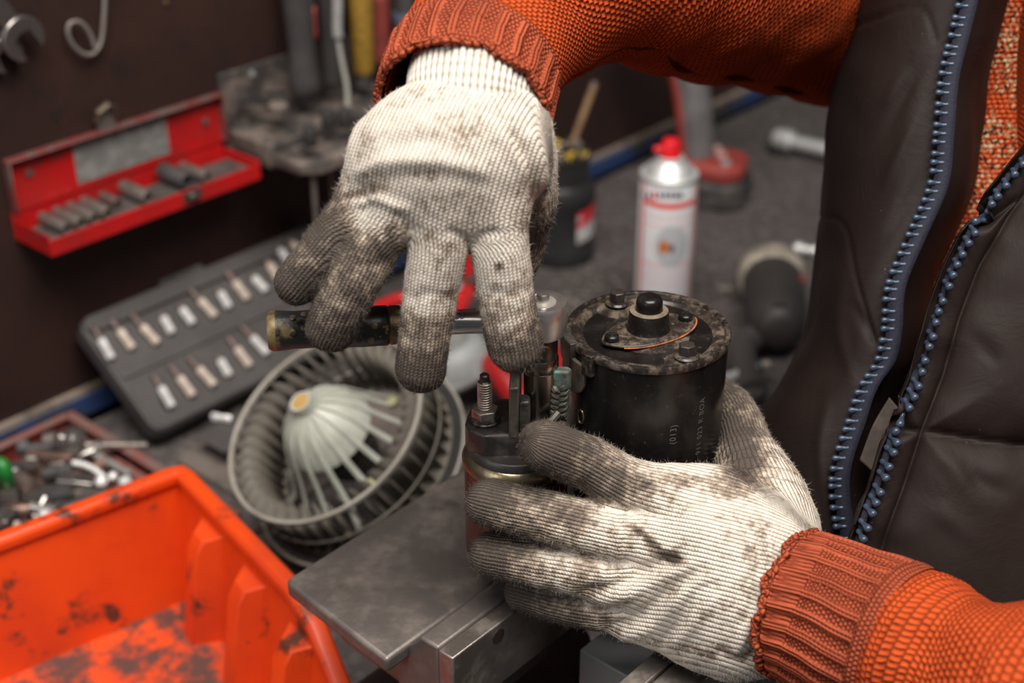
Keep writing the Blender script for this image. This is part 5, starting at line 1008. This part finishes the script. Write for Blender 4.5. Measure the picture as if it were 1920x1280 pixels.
# ---- upper (right) sleeve: cuff mouth faces down and towards us
up_rows = [(866, 204, .602, .0368, .0345), (900, 112, .626, .0372, .036), (950, 45, .645, .0385, .038), (1020, -15, .660, .0425, .042), (1095, -66, .675, .049, .048), (1190, -94, .700, .057, .055), (1310, -74, .750, .062, .060), (1450, -44, .82, .066, .064), (1680, 0, .93, .075, .070)]
n_up = W(866, 204, .602) - W(896, 112, .628)
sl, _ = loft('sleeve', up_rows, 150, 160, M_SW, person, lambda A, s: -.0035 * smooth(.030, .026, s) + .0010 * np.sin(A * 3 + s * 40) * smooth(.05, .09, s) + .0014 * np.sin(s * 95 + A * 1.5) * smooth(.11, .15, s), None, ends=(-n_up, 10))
def rolled_edge(rows, tdir, rad, name, r0):
    c = W(*rows[0][:3]); t = nrm(tdir); dn = nrm(-FW - t * (t @ -FW)); lt = np.cross(t, dn); pts = []; n = 300; rr_ = []
    for i in range(n):
        a = 2 * math.pi * i / n; w_ = math.sin(a * 37) * .5 + math.sin(a * 61 + 1) * .5
        k = rad[0] + .0006 * w_; k2 = rad[1] + .0006 * w_; pts.append(c + lt * k * math.cos(a) + dn * k2 * math.sin(a) + t * (.0008 * math.sin(a * 53) + .0011 * math.sin(a * 9 + .6))); rr_.append(r0 * (1 + .35 * math.sin(a * 75)))
    X = MB().tube(pts, rr_, 8, True); nvt = n * 8
    return X.build(name, M_SWC, person, sharp=180, attrs={'ku': np.arange(nvt) % 8 * .001, 'kv': np.arange(nvt) // 8 * .0008, 'rib': np.zeros(nvt)})
rolled_edge(up_rows, -n_up, (.0362, .0336), 'sleeve_edge', .0016)
cf, _ = loft('sleeve_cuff', [(866, 205, .6018, .0372, .0348), (880, 158, .614, .0377, .0360), (899, 108, .627, .0379, .0366), (918, 80, .635, .0376, .0366)], 40, 400, M_SWC, person, lambda A, s: .0014 * ribs(A, s, .027) - .003 * smooth(.030, .038, s), lambda A, s: ribs(A, s, .027), ends=(-n_up, 12))
# knitted white wristband of the upper glove
gk = [o for o in COL.objects if o.name.startswith('glove')]
def m_band():
    t = NT('white_ribbed_wristband'); r = t.attr('rib'); v = t.attr('kv'); f = t.math('SINE', t.math('MULTIPLY', v, 2 * math.pi / .0018)); n = t.ramp(t.noise(90, 4), .4, .75)
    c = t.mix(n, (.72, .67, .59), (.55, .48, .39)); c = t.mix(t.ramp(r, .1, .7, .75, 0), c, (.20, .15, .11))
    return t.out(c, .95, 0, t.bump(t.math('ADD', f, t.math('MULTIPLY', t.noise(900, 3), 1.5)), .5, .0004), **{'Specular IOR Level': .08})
M_BAND = m_band()
band = lambda n_: (lambda A, s: np.abs(np.sin(A * n_ / 2)) ** .8)
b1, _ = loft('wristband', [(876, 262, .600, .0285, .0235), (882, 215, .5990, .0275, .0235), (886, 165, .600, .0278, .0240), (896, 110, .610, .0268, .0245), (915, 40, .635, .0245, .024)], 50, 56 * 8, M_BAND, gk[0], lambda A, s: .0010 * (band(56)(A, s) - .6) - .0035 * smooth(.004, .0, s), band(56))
# ---- lower (left) sleeve, coming in from the lower right
lo_rows = [(1490, 1132, .628, .0322, .030), (1560, 1162, .620, .0335, .032), (1640, 1195, .608, .0345, .033), (1705, 1222, .597, .0350, .034), (1735, 1236, .590, .0362, .035), (1765, 1250, .583, .0345, .034), (1815, 1275, .574, .0355, .035), (1900, 1310, .560, .040, .040), (2050, 1360, .54, .046, .046), (2300, 1420, .53, .052, .052), (*pix((.345, .400, 1.125)), .055, .055), (*pix((.405, .455, 1.16)), .058, .058), (*pix((.405, .545, 1.27)), .062, .062), (*pix((.395, .640, 1.37)), .062, .066), (*pix((.390, .70, 1.40)), .05, .055)]
n_lo = W(1490, 1132, .628) - W(1560, 1158, .616)
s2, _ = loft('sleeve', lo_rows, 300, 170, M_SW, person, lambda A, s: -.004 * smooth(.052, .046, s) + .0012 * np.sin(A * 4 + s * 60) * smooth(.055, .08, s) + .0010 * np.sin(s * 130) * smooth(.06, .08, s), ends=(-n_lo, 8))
cf2, _ = loft('sleeve_cuff', [(1488, 1131, .6282, .0326, .0304), (1540, 1153, .623, .0338, .0322), (1600, 1180, .6145, .0348, .0334), (1660, 1205, .605, .0354, .0342), (1702, 1222, .5975, .0358, .0348)], 70, 400, M_SWC, person, lambda A, s: .0015 * ribs(A, s, .046) + .0016 * np.exp(-((s - .0485) / .003) ** 2), lambda A, s: ribs(A, s, .046), ends=(-n_lo, 8))
rolled_edge(lo_rows, -n_lo, (.0326, .0304), 'sleeve_edge', .0017)
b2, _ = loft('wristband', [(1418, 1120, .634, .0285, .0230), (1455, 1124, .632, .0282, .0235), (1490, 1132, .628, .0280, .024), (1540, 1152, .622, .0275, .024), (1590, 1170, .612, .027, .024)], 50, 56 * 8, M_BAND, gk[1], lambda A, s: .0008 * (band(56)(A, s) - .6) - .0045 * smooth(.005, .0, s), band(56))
# ---- vest
def panel(name, rows, nv, nu, m, parent, seams=(), puff=0.0, wave=0.0, solid=.004, seed=0, folds=()):
    R = np.array([[W(*p) for p in r] for r in rows]); a, b_ = R.shape[:2]
    R = np.stack([spline(R[:, j], nv) for j in range(b_)], 1); R = np.stack([spline(R[i], nu) for i in range(nv)], 0)
    gu = np.gradient(R, axis=1); gv = np.gradient(R, axis=0); Nn = np.cross(gv, gu); Nn /= np.linalg.norm(Nn, axis=2, keepdims=True) + 1e-12
    sgn = np.sign((Nn @ -FW).mean()); Nn = Nn * sgn; Q = R.reshape(-1, 3); Nf = Nn.reshape(-1, 3); S = np.stack(pix(Q)[:2], 1); dis = np.zeros(len(Q))
    if puff:
        ds = np.full(len(Q), 1e9)
        for sm in seams: ds = np.minimum(ds, poly_d(S, sm)[0])
        dis += puff * (1 - np.exp(-ds / 40)) - .0012 * np.exp(-(ds / 5) ** 2)
        near = np.exp(-ds / 70); dis += .0016 * near * vnoise(Q, 95, 7 + seed)
    else:
        for sm in seams: dis += -.0011 * np.exp(-(poly_d(S, spline(sm, 30))[0] / 4) ** 2)
    for pts, wd, hh in folds: d, t = poly_d(S, spline(pts, 24)); dis += hh * np.exp(-(d / wd) ** 2) * smooth(0, .5, t) * smooth(1, .5, t) * .75
    st = np.stack([Q[:, 0] * 26, Q[:, 1] * 26, Q[:, 2] * 9], 1); dis += wave * vnoise(st, 1.0, seed) + wave * .35 * vnoise(Q, 45, seed + 3)
    P = (Q + Nf * dis[:, None]).reshape(nv, nu, 3); b = MB().grid(P)
    if sgn > 0: b.f = [tuple(reversed(f)) for f in b.f]
    s = np.cumsum(np.linalg.norm(np.diff(P[:, nu // 2], axis=0), axis=1)); u = np.linspace(0, np.linalg.norm(P[nv // 2, -1] - P[nv // 2, 0]), nu)
    o = b.build(name, m, parent, sharp=180, attrs={'ku': np.tile(u, nv), 'kv': np.repeat(np.concatenate([[0], s]), nu), 'rib': np.zeros(nv * nu)}, solid=solid); return o, P, Nn
ys = [-300, -90, 60, 150, 250, 350, 450, 540, 620, 680, 730, 790, 900, 1030, 1200]
xL = [1640, 1606, 1590, 1563, 1545, 1536, 1528, 1516, 1504, 1484, 1458, 1422, 1398, 1388, 1392]
xZ = [1900, 1828, 1788, 1766, 1757, 1746, 1704, 1668, 1661, 1648, 1616, 1595, 1563, 1577, 1590]
rows = []
for y, l, z_ in zip(ys, xL, xZ):
    b0 = .80 if y < 650 else .79; m1 = l + (z_ - l) * .30; m2 = l + (z_ - l) * .68
    rows.append([(l + 60, y, b0 + .10), (l + 6, y, b0 + .02), (l + 14, y, b0 - .025), (m1, y, .735), (m2, y, .712), (z_ + 4, y, .705)])
vp, PV, NV = panel('vest_front', rows, 260, 90, M_VEST, person, [[(1585, 55), (1640, 35), (1700, 15), (1735, 22), (1755, 75)], [(1536, 408), (1566, 410), (1588, 440), (1608, 520), (1640, 640)]], 0, .0022, .004, 1,
    [([(1745, 95), (1690, 180), (1640, 290)], 14, -.0022), ([(1735, 180), (1680, 300), (1650, 360)], 13, .0022), ([(1700, 120), (1650, 210)], 13, .0018), ([(1745, 300), (1690, 400), (1610, 520)], 16, -.0016), ([(1590, 470), (1580, 620), (1610, 760)], 12, .0016), ([(1560, 700), (1540, 850), (1560, 1000)], 12, .0022), ([(1600, 560), (1650, 660)], 10, -.0022)])
ys2 = [-320, -120, 60, 200, 300, 400, 500, 600, 700, 800, 900, 1000, 1100, 1260]
x2 = [2270, 2170, 2075, 1985, 1925, 1848, 1790, 1752, 1724, 1684, 1652, 1615, 1590, 1572]
rows = [[(x + 2, y, .648), (x + 30, y, .645), (x + 110, y, .642), (x + 260, y, .638), (x + 440, y, .650), (x + 600, y, .72)] for y, x in zip(ys2, x2)]
off = lambda k, s=0: [(x + k, y) for y, x in zip(ys2[s:], x2[s:])]
vq, PQ, NQ = panel('vest_front', rows, 200, 130, M_VEST, person, [off(46), [(1700, 806), (1760, 812), (1840, 826), (1930, 836), (2100, 850)], [(1810, 395), (1850, 420), (1900, 380), (2100, 330)]], .0095, .0022, .004, 4,
    [([(1800, 610), (1850, 660), (1870, 690)], 14, -.0018), ([(1740, 840), (1790, 880), (1830, 960)], 16, .0020), ([(1800, 850), (1830, 900), (1900, 930)], 15, -.0018), ([(1700, 940), (1770, 970), (1850, 1040)], 18, .0016)])
def zipper(P, Nn, col, side, pitch, dirn, size, top=0, bot=None, flip=False):
    """woven tape and moulded teeth along the edge of a vest front"""
    E0 = P[:, col]; nx = P[:, col + side * 4] - P[:, col]; nx /= np.linalg.norm(nx, axis=1, keepdims=True); o_ = -nx
    nn = nrm(-FW * .9 + UP * .2); wv = .0050
    td = o_ if flip else nx; T = np.stack([E0 - td * .0012 + nn * .0030, E0 + td * .0030 + nn * .0034, E0 + td * .0062 + nn * .0030], 1); b = MB().grid(T); o_ = -td
    tp_ = b.build('zip_tape', M_TAPE, dirn, solid=.0010)
    s = np.concatenate([[0], np.cumsum(np.linalg.norm(np.diff(E0, axis=0), axis=1))]); k = 0; first = None
    for q in np.arange(.001, s[-1], pitch):
        i = min(int(np.searchsorted(s, q)), len(s) - 2); c = E0[i] + o_[i] * .0012 + nn * .0040
        if not (top < pix(c)[1] < (bot or 1e9)): continue
        tg = nrm(E0[i + 1] - E0[i]); ax_ = nrm(o_[i] + nn * .15); L = size
        if first is None:
            prof = [(.0003, -.0036), (.0014, -.0034), (.0015, -.0024), (.0011, -.0016), (.0013, -.0006), (.0019, .0008), (.0021, .0020), (.0017, .0029), (.0006, .0033)]
            first = MB().lathe([(r * L * .9, h * L * 1.15) for r, h in prof], (0, 0, 0), (1, 0, 0), 10, caps=True, ell=1.0); t0 = bpy.data.meshes.new('zipper_tooth'); t0.from_pydata(first.v, [], first.f); t0.materials.append(M_TOOTH); finish(t0, 180)
        o = bpy.data.objects.new('zipper_tooth', t0); COL.objects.link(o); o.parent = dirn; y = nrm(tg - ax_ * (tg @ ax_)); iv = np.array(person.matrix_basis.inverted()); c = iv[:3, :3] @ c + iv[:3, 3]
        o.matrix_basis = Matrix.Translation(Vector(c)) @ Matrix([list(r) for r in np.array([ax_, y, np.cross(ax_, y)]).T]).to_4x4()
zipper(PV, NV, -1, -1, .00485, vp, .92, -30, 1040, True)
zipper(PQ, NQ, 0, 1, .0057, vq, 1.05, 200, 1060)
# facing behind the far zip, shaded lining, sweater chest, inner flap
rows = [[(z_ + 2, y, .709), (z_ + 30, y, .712), (z_ + 62, y, .728), (z_ + 85, y, .765)] for y, z_ in zip(ys, xZ)]
panel('facing', rows, 160, 30, M_VEST, vp, [[(z_ + 26, y) for y, z_ in zip(ys, xZ)]], 0, .0025, .002, 9)
rows = [[(x_ - 190, y, .80), (x_ - 60, y, .775), (x_ + 100, y, .765), (x_ + 300, y, .78)] for y, x_ in zip([-120, 60, 250, 400, 520, 640], [1960, 1940, 1890, 1850, 1820, 1800])]
panel('sweater_chest', rows, 120, 60, M_SWF, person, (), 0, .003, .003, 12)
rows = [[(x_ - 120, y, .80), (x_, y, .785), (x_ + 200, y, .79)] for y, x_ in zip([560, 700, 850, 1000, 1250], [1790, 1740, 1700, 1660, 1640])]
panel('vest_lining', rows, 80, 30, M_LINING, person, (), 0, .004, .003, 14)
rows = [[(1612, 862, .700), (1636, 800, .695), (1668, 745, .692)], [(1632, 880, .700), (1655, 830, .696), (1690, 770, .692)], [(1655, 905, .700), (1690, 850, .697), (1725, 800, .694)]]
panel('inner_flap', rows, 20, 20, mat('grey_brown_lining', (.09, .07, .055), (.06, .045, .04), 80, rough=.8, bump=.4), vq, (), 0, .001, .0015, 15)
# trunk and trousers inside the clothes, so that the figure stands on the floor
def trunk(name, rows, m, n=40):
    R = spline(np.array(rows), n); a = np.linspace(0, 2 * math.pi, 41)[:-1]
    vs = [(r[0] + r[3] * math.cos(t), r[1] + r[4] * math.sin(t), r[2]) for r in R for t in a]; k = 40
    fs = [(j * k + i, j * k + (i + 1) % k, (j + 1) * k + (i + 1) % k, (j + 1) * k + i) for j in range(n - 1) for i in range(k)] + [tuple(reversed(range(k))), tuple((n - 1) * k + i for i in range(k))]
    return MB().add(vs, fs).build(name, m, person, sharp=60, attrs={'ku': [math.atan2(v[1] - .74, v[0] - .36) * .15 for v in vs], 'kv': [v[2] for v in vs], 'rib': np.zeros(len(vs))})
trunk('sweater_body', [(.385, .745, .90, .10, .150), (.375, .745, 1.05, .105, .145), (.375, .745, 1.20, .105, .140), (.375, .75, 1.32, .10, .145), (.385, .755, 1.42, .085, .14), (.39, .76, 1.46, .06, .08)], M_SW)
M_TROU = mat('dark_work_trousers', (.018, .02, .028), (.03, .03, .035), 30, rough=.85)
for yy in (.655, .835): trunk('trouser_leg', [(.40, yy, .06, .055, .055), (.40, yy, .30, .06, .06), (.395, yy, .55, .07, .07), (.39, yy, .80, .085, .085), (.385, yy + (.745 - yy) * .2, .96, .09, .09)], M_TROU, 24)
for yy in (.655, .835): MB().prism([(-.19, -.04), (-.17, -.05), (.06, -.045), (.085, -.03), (.085, .03), (.06, .045), (-.17, .05), (-.19, .04)], (.40, yy, 0.001), (1, 0, 0), (0, 1, 0), .075).build('boot', M_BLK, person, .015, 4)
bpy.context.view_layer.update()
